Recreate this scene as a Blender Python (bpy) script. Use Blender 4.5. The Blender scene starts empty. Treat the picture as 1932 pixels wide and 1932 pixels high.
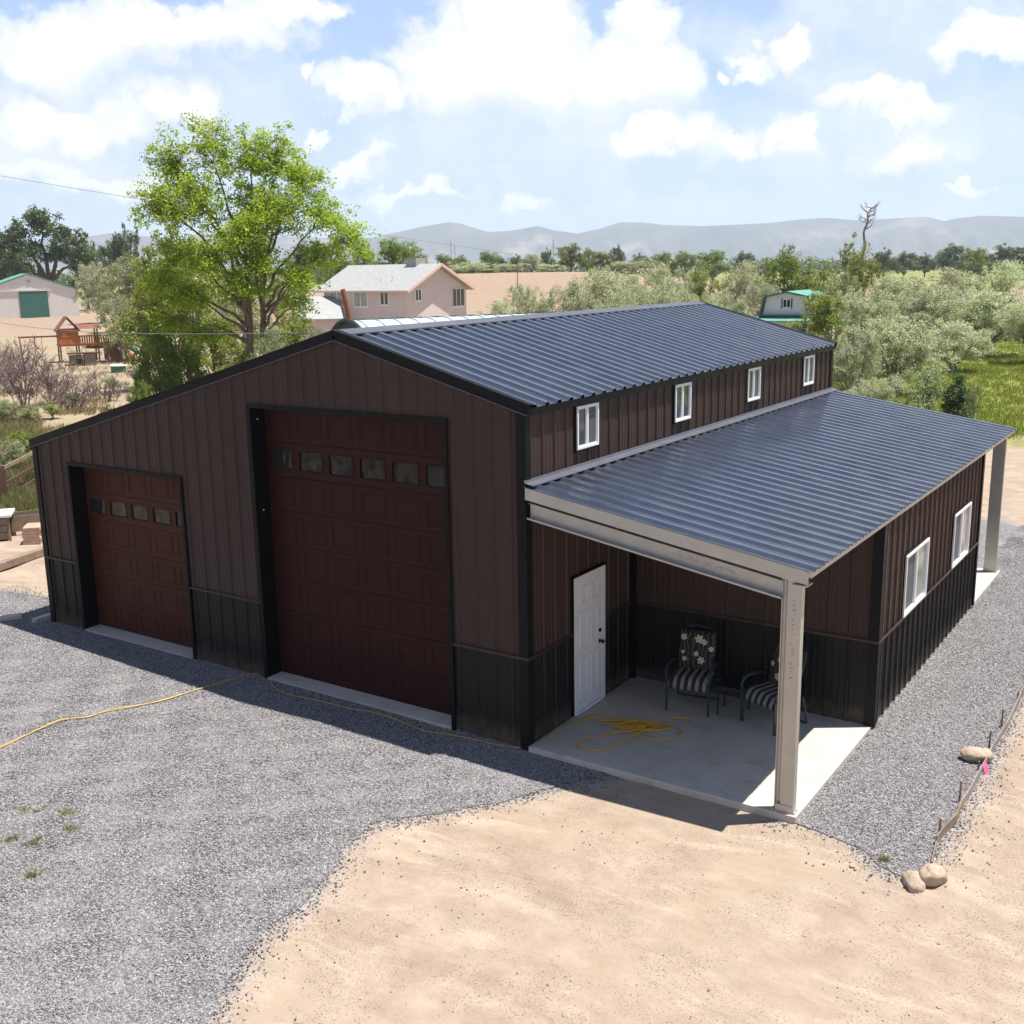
import bpy, bmesh, math, random
import numpy as np
from mathutils import Vector, Matrix, noise as mn
random.seed(7)
S = bpy.context.scene
COL = S.collection
PI = math.pi

# ------------------------------------------------------------------ camera
CAM = np.array([7.613, -11.64, 6.343])
YAW, PITCH, ROLL = math.radians(-33.896), math.radians(-12.505), math.radians(-0.99)
FPX = 2064.148 / 1932.0
FW = np.array([math.sin(YAW)*math.cos(PITCH), math.cos(YAW)*math.cos(PITCH), math.sin(PITCH)])
_rt = np.array([math.cos(YAW), -math.sin(YAW), 0.0]); _up = np.cross(_rt, FW)
RT = _rt*math.cos(ROLL) + _up*math.sin(ROLL)
UP = -_rt*math.sin(ROLL) + _up*math.cos(ROLL)
cam = bpy.data.cameras.new('camera'); camo = bpy.data.objects.new('camera', cam); COL.objects.link(camo)
cam.sensor_fit = 'HORIZONTAL'; cam.sensor_width = 36; cam.lens = 36*FPX
cam.clip_start = 0.1; cam.clip_end = 40000
m = Matrix(((RT[0], UP[0], -FW[0], CAM[0]), (RT[1], UP[1], -FW[1], CAM[1]), (RT[2], UP[2], -FW[2], CAM[2]), (0, 0, 0, 1)))
camo.matrix_world = m
S.camera = camo

# ------------------------------------------------------------------ light
SUNV = Vector((0.25, 0.165, 1.0)).normalized()
sun = bpy.data.lights.new('sun', 'SUN'); sun.energy = 5.0; sun.angle = math.radians(0.5); sun.color = (1.0, 0.95, 0.87)
suno = bpy.data.objects.new('sun', sun); COL.objects.link(suno)
suno.rotation_euler = SUNV.to_track_quat('Z', 'Y').to_euler(); suno.location = (20, 10, 60)
S.view_settings.view_transform = 'Standard'; S.view_settings.look = 'None'
S.view_settings.gamma = 1; S.view_settings.exposure = 0.80

def ray(u, v):
    d = FW + RT*(u-966)/2064.148 - UP*(v-966)/2064.148
    return d
def azel(u, v):
    d = ray(u, v); d = d/np.linalg.norm(d)
    F = np.array([math.sin(YAW), math.cos(YAW), 0]); R = np.array([math.cos(YAW), -math.sin(YAW), 0])
    return math.atan2(d@R, d@F), math.asin(d[2])

# ------------------------------------------------------------------ world
W = bpy.data.worlds.new('World'); S.world = W; W.use_nodes = True
nt = W.node_tree; nt.nodes.clear()
def N(t, **k):
    n = nt.nodes.new(t)
    for a, b in k.items(): setattr(n, a, b)
    return n
def L(a, b): nt.links.new(a, b)
def M_(op, a, b=None, c=None, clamp=False):
    n = N('ShaderNodeMath', operation=op); n.use_clamp = clamp
    for i, x in enumerate((a, b, c)):
        if x is None: continue
        if isinstance(x, (int, float)): n.inputs[i].default_value = x
        else: L(x, n.inputs[i])
    return n.outputs[0]
def VM(op, a, b=None, c=None, out=0):
    n = N('ShaderNodeVectorMath', operation=op)
    for i, x in enumerate((a, b, c)):
        if x is None: continue
        if isinstance(x, tuple): n.inputs[i].default_value = x
        else: L(x, n.inputs[i])
    return n.outputs[out]
sky = N('ShaderNodeTexSky', sky_type='NISHITA'); sky.sun_disc = False
sky.sun_elevation = math.asin(SUNV.z); sky.sun_rotation = math.atan2(SUNV.x, SUNV.y)
sky.altitude = 1400; sky.air_density = 1.0; sky.dust_density = 1.6; sky.ozone_density = 1.2
tc = N('ShaderNodeTexCoord'); D0 = tc.outputs['Generated']
F3 = (math.sin(YAW), math.cos(YAW), 0.0); R3 = (math.cos(YAW), -math.sin(YAW), 0.0)
sep = N('ShaderNodeSeparateXYZ'); L(D0, sep.inputs[0])
az = M_('ARCTAN2', VM('DOT_PRODUCT', D0, R3, out=1), VM('DOT_PRODUCT', D0, F3, out=1))
el = M_('ARCSINE', sep.outputs[2])
cmb = N('ShaderNodeCombineXYZ'); L(az, cmb.inputs[0]); L(el, cmb.inputs[1]); P0 = cmb.outputs[0]
def NZ(vec, scale, detail, rough=0.55, out=0):
    n = N('ShaderNodeTexNoise'); n.inputs['Scale'].default_value = scale; n.inputs['Detail'].default_value = detail
    n.inputs['Roughness'].default_value = rough; L(vec, n.inputs['Vector']); return n.outputs[out]
w1 = VM('MULTIPLY', VM('SUBTRACT', NZ(P0, 9, 3, out=1), (0.5, 0.5, 0.5)), (0.10, 0.075, 0))
w2 = VM('MULTIPLY', VM('SUBTRACT', NZ(P0, 30, 7, 0.62, out=1), (0.5, 0.5, 0.5)), (0.065, 0.055, 0))
PW = VM('ADD', VM('ADD', P0, w1), w2)
def blobs(lst, vec):
    acc = None
    for (u, v, ru, rv) in lst:
        a, e = azel(u, v); ia, ie = 2064/ru, 2064/rv
        ln = VM('LENGTH', VM('MULTIPLY_ADD', vec, (ia, ie, 0), (-a*ia, -e*ie, 0)), out=1)
        acc = ln if acc is None else M_('SMOOTH_MIN', acc, ln, 0.15)
    return acc
def SS(x, lo, hi, a=0.0, b=1.0):
    n = N('ShaderNodeMapRange', interpolation_type='SMOOTHSTEP'); L(x, n.inputs['Value'])
    for k, t in zip(('From Min', 'From Max', 'To Min', 'To Max'), (lo, hi, a, b)): n.inputs[k].default_value = t
    return n.outputs[0]
BR = [(950, 95, 190, 95), (855, 135, 150, 80), (1085, 140, 160, 95), (1190, 48, 70, 48), (1225, 150, 95, 75), (675, 178, 85, 42),
      (960, 10, 115, 75), (1235, 268, 125, 38), (1375, 268, 60, 28), (1490, 250, 62, 36), (350, 55, 210, 62), (110, 85, 150, 62),
      (560, 8, 110, 34), (572, 146, 26, 13), (110, 225, 160, 52), (330, 205, 82, 44), (50, 300, 120, 45), (190, 332, 130, 20),
      (1650, 195, 95, 34), (1745, 225, 70, 34), (1880, 95, 120, 42), (1720, 290, 95, 34), (1440, 112, 40, 36), (1376, 137, 18, 18), (1520, 95, 40, 30),
      (690, 312, 65, 22), (600, 250, 40, 22), (780, 360, 110, 16), (1850, 335, 40, 10), (980, 375, 60, 14)]
VL = [(1000, 275, 460, 95), (250, 250, 400, 150), (1650, 40, 330, 60), (1650, 260, 330, 95), (966, 405, 1500, 55), (1640, 130, 200, 50)]
bd = blobs(BR, PW); vd = blobs(VL, PW)
fb = NZ(P0, 16, 6, 0.6)
bright = SS(M_('ADD', bd, M_('MULTIPLY', M_('SUBTRACT', fb, 0.5), 0.9)), 1.11, 0.82)
veil = SS(M_('ADD', vd, M_('MULTIPLY', M_('SUBTRACT', fb, 0.5), 1.2)), 1.30, 0.45, 0, 0.62)
gen = SS(NZ(VM('MULTIPLY', D0, (1, 1, 2.2)), 2.6, 6, 0.6), 0.50, 0.66)
infr = SS(M_('ABSOLUTE', az), 0.50, 0.62)
infr2 = M_('MAXIMUM', infr, SS(el, 0.27, 0.38))
gen = M_('MULTIPLY', gen, infr2)
def MIXC(f, a, b):
    n = N('ShaderNodeMix', data_type='RGBA'); L(f, n.inputs[0])
    for i, x in ((6, a), (7, b)):
        if isinstance(x, tuple): n.inputs[i].default_value = x+(1,)
        else: L(x, n.inputs[i])
    return n.outputs[2]
SKYK = 0.085
base = VM('SCALE', sky.outputs[0]); base.node.inputs['Scale'].default_value = SKYK
# thin high haze of the dry air, thicker at the horizon
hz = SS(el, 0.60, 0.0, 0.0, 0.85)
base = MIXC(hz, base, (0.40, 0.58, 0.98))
shade = SS(NZ(PW, 22, 5, 0.6), 0.38, 0.62)
veilc = MIXC(shade, (0.60, 0.66, 0.90), (0.74, 0.78, 0.93))
c1 = MIXC(veil, base, veilc)
inner = SS(M_('ADD', bd, M_('MULTIPLY', M_('SUBTRACT', NZ(PW, 40, 5, 0.62), 0.5), 1.1)), 0.35, 1.0, 1.0, 0.0)
low = blobs([(900, 225, 260, 34), (1080, 215, 200, 30), (1235, 305, 130, 14), (140, 160, 220, 22), (330, 118, 200, 18), (160, 285, 260, 18), (1450, 292, 150, 12), (1720, 262, 130, 14)], PW)
inner = M_('MULTIPLY', inner, SS(low, 0.35, 1.35, 0.25, 1.0))
brc = MIXC(inner, (0.66, 0.70, 0.82), (0.96, 0.96, 0.97))
c2 = MIXC(bright, c1, brc)
c3 = MIXC(M_('MULTIPLY', gen, 0.75), c2, (0.46, 0.50, 0.58))
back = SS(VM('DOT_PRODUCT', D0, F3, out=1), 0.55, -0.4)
c3 = MIXC(M_('MULTIPLY', back, 0.8), c3, (0.14, 0.19, 0.32))  # unseen sky behind the camera darkened to hold down the fill light
c3 = MIXC(M_('MULTIPLY', SS(el, 0.7, 1.1), 0.65), c3, (0.10, 0.17, 0.36))  # sky overhead darkened as well, for less fill in the shadows
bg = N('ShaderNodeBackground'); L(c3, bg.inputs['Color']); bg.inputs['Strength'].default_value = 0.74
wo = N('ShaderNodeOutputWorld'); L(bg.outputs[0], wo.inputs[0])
W.cycles.sampling_method = 'MANUAL'; W.cycles.sample_map_resolution = 512

# ------------------------------------------------------------------ helpers
def tag(o, label=None, cat=None, group=None, kind=None):
    if label: o['label'] = label
    if cat: o['category'] = cat
    if group: o['group'] = group
    if kind: o['kind'] = kind
    return o
def thing(name, label, cat, loc=(0, 0, 0), rz=0.0, group=None):
    o = bpy.data.objects.new(name, None); COL.objects.link(o); o.location = loc; o.rotation_euler = (0, 0, rz)
    o.empty_display_size = 0.3
    return tag(o, label, cat, group)
class MB:
    def __init__(s): s.v = []; s.f = []; s.pieces = []
    def add(s, vs, fs):
        s.pieces.append((list(vs), list(fs))); b = len(s.v); s.v += [tuple(map(float, p)) for p in vs]; s.f += [tuple(i+b for i in f) for f in fs]; return s
    def box(s, x0, x1, y0, y1, z0, z1, M=None):
        vs = [(x, y, z) for z in (z0, z1) for y in (y0, y1) for x in (x0, x1)]
        if M is not None: vs = [tuple(M @ Vector(p)) for p in vs]
        return s.add(vs, [(0, 2, 3, 1), (4, 5, 7, 6), (0, 1, 5, 4), (2, 6, 7, 3), (0, 4, 6, 2), (1, 3, 7, 5)])
    def beam(s, a, b, w, h, up=(0, 0, 1)):
        a = Vector(a); b = Vector(b); d = (b-a); l = d.length; d.normalize(); u = Vector(up)
        r = d.cross(u)
        if r.length < 1e-4: r = d.cross(Vector((1, 0, 0)))
        r.normalize(); u = r.cross(d)
        vs = [p + r*sx*w/2 + u*sz*h/2 for p in (a, b) for sz in (-1, 1) for sx in (-1, 1)]
        return s.add(vs, [(0, 1, 3, 2), (4, 6, 7, 5), (0, 4, 5, 1), (2, 3, 7, 6), (0, 2, 6, 4), (1, 5, 7, 3)])
    def tube(s, pts, rad, n=8, cap=True):
        pts = [Vector(p) for p in pts]
        if not isinstance(rad, (list, tuple)): rad = [rad]*len(pts)
        rings = []; prev = None
        for i, p in enumerate(pts):
            d = (pts[min(i+1, len(pts)-1)] - pts[max(i-1, 0)]).normalized()
            if prev is None:
                x = d.cross(Vector((0, 0, 1)))
                if x.length < 1e-3: x = d.cross(Vector((1, 0, 0)))
            else: x = prev - d*prev.dot(d)
            x.normalize(); prev = x; y = d.cross(x)
            rings.append([p + (x*math.cos(2*PI*k/n) + y*math.sin(2*PI*k/n))*rad[i] for k in range(n)])
        vs = [q for r in rings for q in r]; fs = []
        for i in range(len(pts)-1):
            for k in range(n): fs.append((i*n+k, i*n+(k+1) % n, (i+1)*n+(k+1) % n, (i+1)*n+k))
        if cap: fs += [tuple(range(n))[::-1], tuple(range((len(pts)-1)*n, len(pts)*n))]
        return s.add(vs, fs)
    def poly(s, pts): return s.add(pts, [tuple(range(len(pts)))])
    def prism(s, pts2, a0, a1, axis='y'):
        n = len(pts2)
        f = (lambda p, a: (p[0], a, p[1])) if axis == 'y' else ((lambda p, a: (a, p[0], p[1])) if axis == 'x' else (lambda p, a: (p[0], p[1], a)))
        vs = [f(p, a0) for p in pts2] + [f(p, a1) for p in pts2]
        return s.add(vs, [tuple(range(n))[::-1], tuple(range(n, 2*n))] + [(i, (i+1) % n, n+(i+1) % n, n+i) for i in range(n)])
    def split(s, name, mat, parent=None, **k):
        """each added piece becomes an object of its own"""
        for vs, fs in s.pieces: p = MB(); p.add(vs, fs); p.build(name, mat, parent, **k)
    def build(s, name, mat, parent=None, bevel=0, smooth=False, label=None):
        me = bpy.data.meshes.new(name); me.from_pydata(s.v, [], s.f); me.update()
        if smooth: me.polygons.foreach_set('use_smooth', [True]*len(me.polygons))
        o = bpy.data.objects.new(name, me); COL.objects.link(o)
        if mat: me.materials.append(mat)
        if parent: o.parent = parent
        if bevel:
            b = o.modifiers.new('b', 'BEVEL'); b.width = bevel; b.segments = 2; b.limit_method = 'ANGLE'
        if label: o['label'] = label
        return o
def np_mesh(name, V, F, mat, parent=None, smooth=False):
    """V (n,3) array, F (m,k) int array of equal sized faces"""
    me = bpy.data.meshes.new(name); k = F.shape[1]
    me.vertices.add(len(V)); me.vertices.foreach_set('co', V.astype(np.float32).ravel())
    me.loops.add(F.size); me.loops.foreach_set('vertex_index', F.astype(np.int32).ravel())
    me.polygons.add(len(F)); me.polygons.foreach_set('loop_start', np.arange(0, F.size, k, dtype=np.int32))
    me.polygons.foreach_set('loop_total', np.full(len(F), k, np.int32))
    if smooth: me.polygons.foreach_set('use_smooth', np.ones(len(F), bool))
    me.update(calc_edges=True); me.validate()
    if mat: me.materials.append(mat)
    o = bpy.data.objects.new(name, me); COL.objects.link(o)
    if parent: o.parent = parent
    return o

# ------------------------------------------------------------------ materials
class NT:
    def __init__(s, name):
        s.m = bpy.data.materials.new(name); s.m.use_nodes = True; s.t = s.m.node_tree; s.t.nodes.clear()
        s.out = s.n('ShaderNodeOutputMaterial'); s.b = s.n('ShaderNodeBsdfPrincipled'); s.l(s.b.outputs[0], s.out.inputs[0])
        s.tc = s.n('ShaderNodeTexCoord')
    def n(s, t, **k):
        x = s.t.nodes.new(t)
        for a, b in k.items(): setattr(x, a, b)
        return x
    def l(s, a, b): s.t.links.new(a, b)
    def noise(s, scale, detail=4, rough=.55, vec=None, out=0, coord='Object', stretch=None):
        x = s.n('ShaderNodeTexNoise'); x.inputs['Scale'].default_value = scale; x.inputs['Detail'].default_value = detail; x.inputs['Roughness'].default_value = rough
        v = vec or s.tc.outputs[coord]
        if stretch:
            mp = s.n('ShaderNodeMapping'); mp.inputs['Scale'].default_value = stretch; s.l(v, mp.inputs[0]); v = mp.outputs[0]
        s.l(v, x.inputs['Vector']); return x.outputs[out]
    def vor(s, scale, feature='F1', out='Color', vec=None, rnd=1.0):
        x = s.n('ShaderNodeTexVoronoi', feature=feature); x.inputs['Scale'].default_value = scale; x.inputs['Randomness'].default_value = rnd
        s.l(vec or s.tc.outputs['Object'], x.inputs['Vector']); return x.outputs[out]
    def ramp(s, f, stops):
        x = s.n('ShaderNodeValToRGB'); e = x.color_ramp.elements
        while len(e) < len(stops): e.new(0.5)
        for i, (p, c) in enumerate(stops): e[i].position = p; e[i].color = (c if len(c) == 4 else tuple(c)+(1,))
        s.l(f, x.inputs[0]); return x.outputs[0]
    def mix(s, f, a, b, mode='MIX'):
        x = s.n('ShaderNodeMix', data_type='RGBA', blend_type=mode)
        for i, q in ((0, f), (6, a), (7, b)):
            if isinstance(q, (int, float)): x.inputs[i].default_value = q
            elif isinstance(q, tuple): x.inputs[i].default_value = q if len(q) == 4 else q+(1,)
            else: s.l(q, x.inputs[i])
        return x.outputs[2]
    def mr(s, f, a, b, c, d, smooth=False):
        x = s.n('ShaderNodeMapRange'); s.l(f, x.inputs['Value'])
        if smooth: x.interpolation_type = 'SMOOTHSTEP'
        for k, t in zip(('From Min', 'From Max', 'To Min', 'To Max'), (a, b, c, d)): x.inputs[k].default_value = t
        return x.outputs[0]
    def math(s, op, a, b=None):
        x = s.n('ShaderNodeMath', operation=op)
        for i, q in enumerate((a, b)):
            if q is None: continue
            if isinstance(q, (int, float)): x.inputs[i].default_value = q
            else: s.l(q, x.inputs[i])
        return x.outputs[0]
    def bump(s, h, strength=.3, dist=.01):
        x = s.n('ShaderNodeBump'); x.inputs['Strength'].default_value = strength; x.inputs['Distance'].default_value = dist
        s.l(h, x.inputs['Height']); s.l(x.outputs[0], s.b.inputs['Normal']); return x.outputs[0]
    def set(s, **k):
        for a, q in k.items():
            i = s.b.inputs[a.replace('_', ' ')]
            if hasattr(q, 'is_output'): s.l(q, i)
            else: i.default_value = q if not isinstance(q, tuple) or len(q) == 4 else q+(1,)
        return s
def simple(name, col, rough=.6, metal=0.0, var=.12, scale=3.0, bump=0.0, bscale=40, spec=.5, dirt=None, stretch=None):
    t = NT(name)
    c2 = tuple(max(0, x*(1-var)) for x in col); c3 = tuple(min(1, x*(1+var)) for x in col)
    f = t.noise(scale, 5, .6, stretch=stretch)
    c = t.ramp(f, [(.3, c2), (.7, c3)])
    if dirt:
        g = t.mr(t.noise(scale*2.3, 6, .65), .5, .72, 0, dirt[1], True); c = t.mix(g, c, dirt[0])
    t.set(Base_Color=c, Metallic=metal, Roughness=t.mr(t.noise(scale*4, 4), .3, .7, rough*.85, min(1, rough*1.15)))
    t.b.inputs['Specular IOR Level'].default_value = spec
    if bump: t.bump(t.noise(bscale, 4, .6), bump, .01)
    return t.m
MAT = {}
MAT['brown'] = simple('brown_steel', (.052, .032, .027), .48, 0, .10, 1.2, .03, 3, .22, ((.065, .045, .038), .2), (1, 1, .15))
MAT['char'] = simple('charcoal_steel', (.0110, .0102, .0110), .44, 0, .15, 1.2, .03, 3, .22, ((.02, .019, .017), .15), (1, 1, .2))
MAT['trim'] = simple('black_trim', (.0045, .0045, .0055), .5, 0, .15, 2.0, 0, 40, .18)
MAT['browntrim'] = simple('brown_trim', (.052, .034, .030), .45, 0, .1, 2.0, 0, 40, .3)
t = NT('roof_steel')
f = t.noise(.9, 6, .62); c = t.ramp(f, [(.3, (.020, .027, .048)), (.7, (.032, .042, .068))])
g = t.mr(t.noise(3.3, 7, .7), .55, .75, 0, .35, True); c = t.mix(g, c, (.085, .088, .095))
t.set(Base_Color=c, Metallic=0.0, Roughness=t.mr(t.noise(2.2, 5), .3, .7, .30, .44)); t.b.inputs['Specular IOR Level'].default_value = 1.0
t.set(Coat_Weight=1.0); t.b.inputs['Coat Roughness'].default_value = .16; t.b.inputs['Coat IOR'].default_value = 1.7
t.bump(t.noise(1.4, 4, stretch=(.6, 2.0, 1)), .22, .03); MAT['roof'] = t.m
MAT['flash'] = simple('flashing_steel', (.085, .09, .115), .5, 0, .15, 3.0)
MAT['galv'] = simple('galvanised_steel', (.46, .45, .41), .40, .45, .10, 2.5, .04, 9, .5, ((.38, .37, .35), .4))
MAT['white'] = simple('white_vinyl', (.80, .81, .82), .4, 0, .03, 4)
MAT['conc'] = simple('concrete', (.50, .46, .40), .85, 0, .10, 1.3, .12, 30, .3, ((.34, .31, .265), .7))
t = NT('mahogany_door')
f = t.noise(2.2, 6, .6, stretch=(1.0, 1.0, 9.0)); c = t.ramp(f, [(.25, (.024, .006, .005)), (.75, (.043, .0105, .0085))])
t.set(Base_Color=c, Roughness=.5); t.b.inputs['Specular IOR Level'].default_value = .15; t.bump(t.noise(5, 5, .6, stretch=(1, 1, 18)), .12, .004); MAT['mahog'] = t.m
t = NT('russet_door')
f = t.noise(2.2, 6, .6, stretch=(1.0, 1.0, 9.0)); c = t.ramp(f, [(.25, (.046, .014, .008)), (.75, (.080, .025, .013))])
t.set(Base_Color=c, Roughness=.5); t.b.inputs['Specular IOR Level'].default_value = .15; t.bump(t.noise(5, 5, .6, stretch=(1, 1, 18)), .12, .004); MAT['russet'] = t.m
t = NT('door_glass'); t.set(Base_Color=(.020, .020, .020), Roughness=.04, Metallic=0.0); t.b.inputs['Specular IOR Level'].default_value = .30
t.set(Coat_Weight=.0); t.bump(t.noise(2.3, 2), .6, .09); MAT['dglass'] = t.m
t = NT('window_glass'); t.set(Base_Color=(.05, .065, .07), Roughness=.05); t.b.inputs['Specular IOR Level'].default_value = .6
t.set(Coat_Weight=.0); t.bump(t.noise(1.6, 2), .12, .03); MAT['glass'] = t.m
t = NT('insect_screen'); t.set(Base_Color=(.085, .09, .10), Roughness=.55); MAT['screen'] = t.m
t = NT('pale_reflection_glass'); t.set(Base_Color=t.ramp(t.noise(1.5, 3), [(.35, (.20, .25, .22)), (.7, (.36, .36, .28))]), Roughness=.08)  # greenish and cream reflection put into the pane colour
t.b.inputs['Specular IOR Level'].default_value = .8; MAT['paleglass'] = t.m
MAT['chair'] = simple('dark_green_metal', (.030, .048, .048), .4, .2, .1, 5)
MAT['dark'] = simple('black_plastic', (.012, .012, .013), .5, 0, .1, 5)
MAT['cord'] = simple('yellow_cord', (.52, .34, .10), .55, 0, .1, 3)
MAT['coil'] = simple('shaded_cord', (.70, .36, .03), .55, 0, .1, 3)  # shaded copy of the cord colour, made more orange for the porch shade
MAT['wood'] = simple('weathered_wood', (.25, .19, .14), .85, 0, .25, 3, .2, 20, .3, ((.13, .095, .075), .5), (1, 1, 1))
MAT['wooddark'] = simple('dark_rail_wood', (.10, .05, .035), .8, 0, .25, 3, .2, 20, .3)
MAT['cedar'] = simple('orange_cedar', (.42, .15, .055), .75, 0, .25, 2, .1, 20, .3)
MAT['brickred'] = simple('red_brown_timber', (.20, .075, .045), .8, 0, .25, 2)
MAT['rock'] = simple('tan_rock', (.42, .33, .25), .9, 0, .22, 6, .6, 14, .3, ((.34, .24, .16), .5))
MAT['pink'] = simple('pink_ribbon', (.75, .06, .22), .6, 0, .05, 3)
MAT['barnw'] = simple('cream_siding', (.66, .635, .60), .7, 0, .04, 1)
MAT['greend'] = simple('green_door_paint', (.035, .14, .115), .6, 0, .08, 1)
MAT['greenr'] = simple('green_metal_roof', (.12, .33, .26), .5, 0, .1, 1)
MAT['stucco'] = simple('pink_stucco', (.66, .565, .54), .9, 0, .06, .8, .1, 20, .3)
MAT['shingle'] = simple('grey_shingles', (.34, .35, .345), .9, 0, .10, 2, .3, 8, .3, ((.27, .285, .30), .5))
MAT['peach'] = simple('peach_fascia', (.72, .48, .38), .7, 0, .05, 1)
MAT['quon'] = simple('pale_blue_sheet', (.42, .55, .58), .45, 0, .08, 1)
MAT['quonrib'] = simple('dark_teal_rib', (.03, .05, .055), .5, 0, .1, 2)
MAT['bluewhite'] = simple('white_lap_siding', (.60, .64, .66), .6, 0, .04, 1)
MAT['navy'] = simple('blue_shutter', (.05, .09, .17), .6, 0, .1, 1)
MAT['pole'] = simple('rust_brown_pole', (.24, .085, .035), .8, 0, .25, 2)
MAT['greypole'] = simple('grey_pole_wood', (.20, .17, .15), .9, 0, .2, 2)
MAT['wire'] = simple('grey_wire', (.20, .20, .22), .5, .3, .1, 1)
MAT['slide'] = simple('green_slide', (.03, .16, .10), .4, 0, .1, 1)
MAT['bark'] = simple('brown_bark', (.17, .125, .095), .95, 0, .35, 3, .5, 12, .2)
MAT['barkred'] = simple('dark_red_bark', (.13, .07, .055), .95, 0, .3, 3, .5, 12, .2)
MAT['barkgrey'] = simple('silver_grey_wood', (.26, .22, .20), .95, 0, .25, 3)
MAT['twig'] = simple('mauve_twigs', (.20, .145, .145), .95, 0, .3, 1.5)
MAT['ink'] = simple('faint_ink', (.22, .21, .20), .8, 0, .1, 5)
MAT['brick'] = simple('stacked_brick', (.45, .30, .22), .9, 0, .2, 6, .3, 20)

# dried mud splashed up the foot of the black panels
_m = MAT['char']; _t = _m.node_tree; _b = [n_ for n_ in _t.nodes if n_.type == 'BSDF_PRINCIPLED'][0]; _src = _b.inputs['Base Color'].links[0].from_socket
_tc = [n_ for n_ in _t.nodes if n_.type == 'TEX_COORD'][0]; _sx = _t.nodes.new('ShaderNodeSeparateXYZ'); _t.links.new(_tc.outputs['Object'], _sx.inputs[0])
_nz = _t.nodes.new('ShaderNodeTexNoise'); _nz.inputs['Scale'].default_value = 7; _nz.inputs['Detail'].default_value = 7; _nz.inputs['Roughness'].default_value = .7; _t.links.new(_tc.outputs['Object'], _nz.inputs[0])
_a = _t.nodes.new('ShaderNodeMath'); _a.operation = 'MULTIPLY_ADD'; _t.links.new(_nz.outputs[0], _a.inputs[0]); _a.inputs[1].default_value = -.55; _t.links.new(_sx.outputs[2], _a.inputs[2])
_mr = _t.nodes.new('ShaderNodeMapRange'); _t.links.new(_a.outputs[0], _mr.inputs[0]); _mr.inputs[1].default_value = -.30; _mr.inputs[2].default_value = .0; _mr.inputs[3].default_value = .55; _mr.inputs[4].default_value = 0
_mx = _t.nodes.new('ShaderNodeMix'); _mx.data_type = 'RGBA'; _t.links.new(_mr.outputs[0], _mx.inputs[0]); _t.links.new(_src, _mx.inputs[6]); _mx.inputs[7].default_value = (.16, .125, .09, 1); _t.links.new(_mx.outputs[2], _b.inputs['Base Color'])

def leafmat(name, c1, c2, c3, trans=.35, rough=.5):
    t = NT(name)
    geo = t.n('ShaderNodeNewGeometry'); oi = t.n('ShaderNodeObjectInfo')
    r = geo.outputs['Random Per Island']
    c = t.ramp(r, [(.0, c1), (.55, c2), (1.0, c3)])
    nz = t.mr(t.noise(.55, 3, .6), .35, .68, 0, 1, True)
    c = t.mix(t.math('MULTIPLY', nz, .35), c, c1)
    hs = t.n('ShaderNodeHueSaturation'); t.l(t.mr(oi.outputs['Random'], 0, 1, .485, .515), hs.inputs['Hue']); t.l(t.mr(oi.outputs['Random'], 0, 1, .85, 1.12), hs.inputs['Value']); t.l(c, hs.inputs['Color'])
    c = hs.outputs[0]
    t.set(Base_Color=c, Roughness=rough); t.b.inputs['Specular IOR Level'].default_value = .35
    tr = t.n('ShaderNodeBsdfTranslucent'); t.l(t.mix(1.0, c, (1.0, 1.0, .55), 'MULTIPLY'), tr.inputs[0])
    ms = t.n('ShaderNodeMixShader'); ms.inputs[0].default_value = trans; t.l(t.b.outputs[0], ms.inputs[1]); t.l(tr.outputs[0], ms.inputs[2]); t.l(ms.outputs[0], t.out.inputs[0])
    return t.m
MAT['lf_cot'] = leafmat('cottonwood_leaves', (.22, .29, .015), (.37, .45, .045), (.55, .60, .12), .55)
MAT['lf_green'] = leafmat('green_leaves', (.11, .16, .025), (.19, .26, .045), (.31, .38, .10), .45)
MAT['lf_yel'] = leafmat('yellow_green_leaves', (.16, .21, .03), (.27, .32, .07), (.40, .43, .15), .42)
MAT['lf_dark'] = leafmat('dark_green_leaves', (.055, .09, .03), (.10, .15, .05), (.17, .22, .09), .38)
MAT['lf_olive'] = leafmat('silver_olive_leaves', (.30, .34, .22), (.50, .54, .39), (.70, .73, .60), .42, .55)
MAT['lf_sage'] = leafmat('sage_leaves', (.20, .24, .12), (.31, .35, .19), (.44, .47, .28), .38)
MAT['lf_dry'] = leafmat('straw_blades', (.24, .19, .10), (.38, .31, .17), (.52, .43, .26), .3)
MAT['lf_weed'] = leafmat('weed_blades', (.17, .18, .07), (.29, .28, .13), (.42, .38, .22), .4)
MAT['lf_field'] = leafmat('field_grass_blades', (.15, .19, .035), (.28, .30, .06), (.50, .45, .16), .4)

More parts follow.
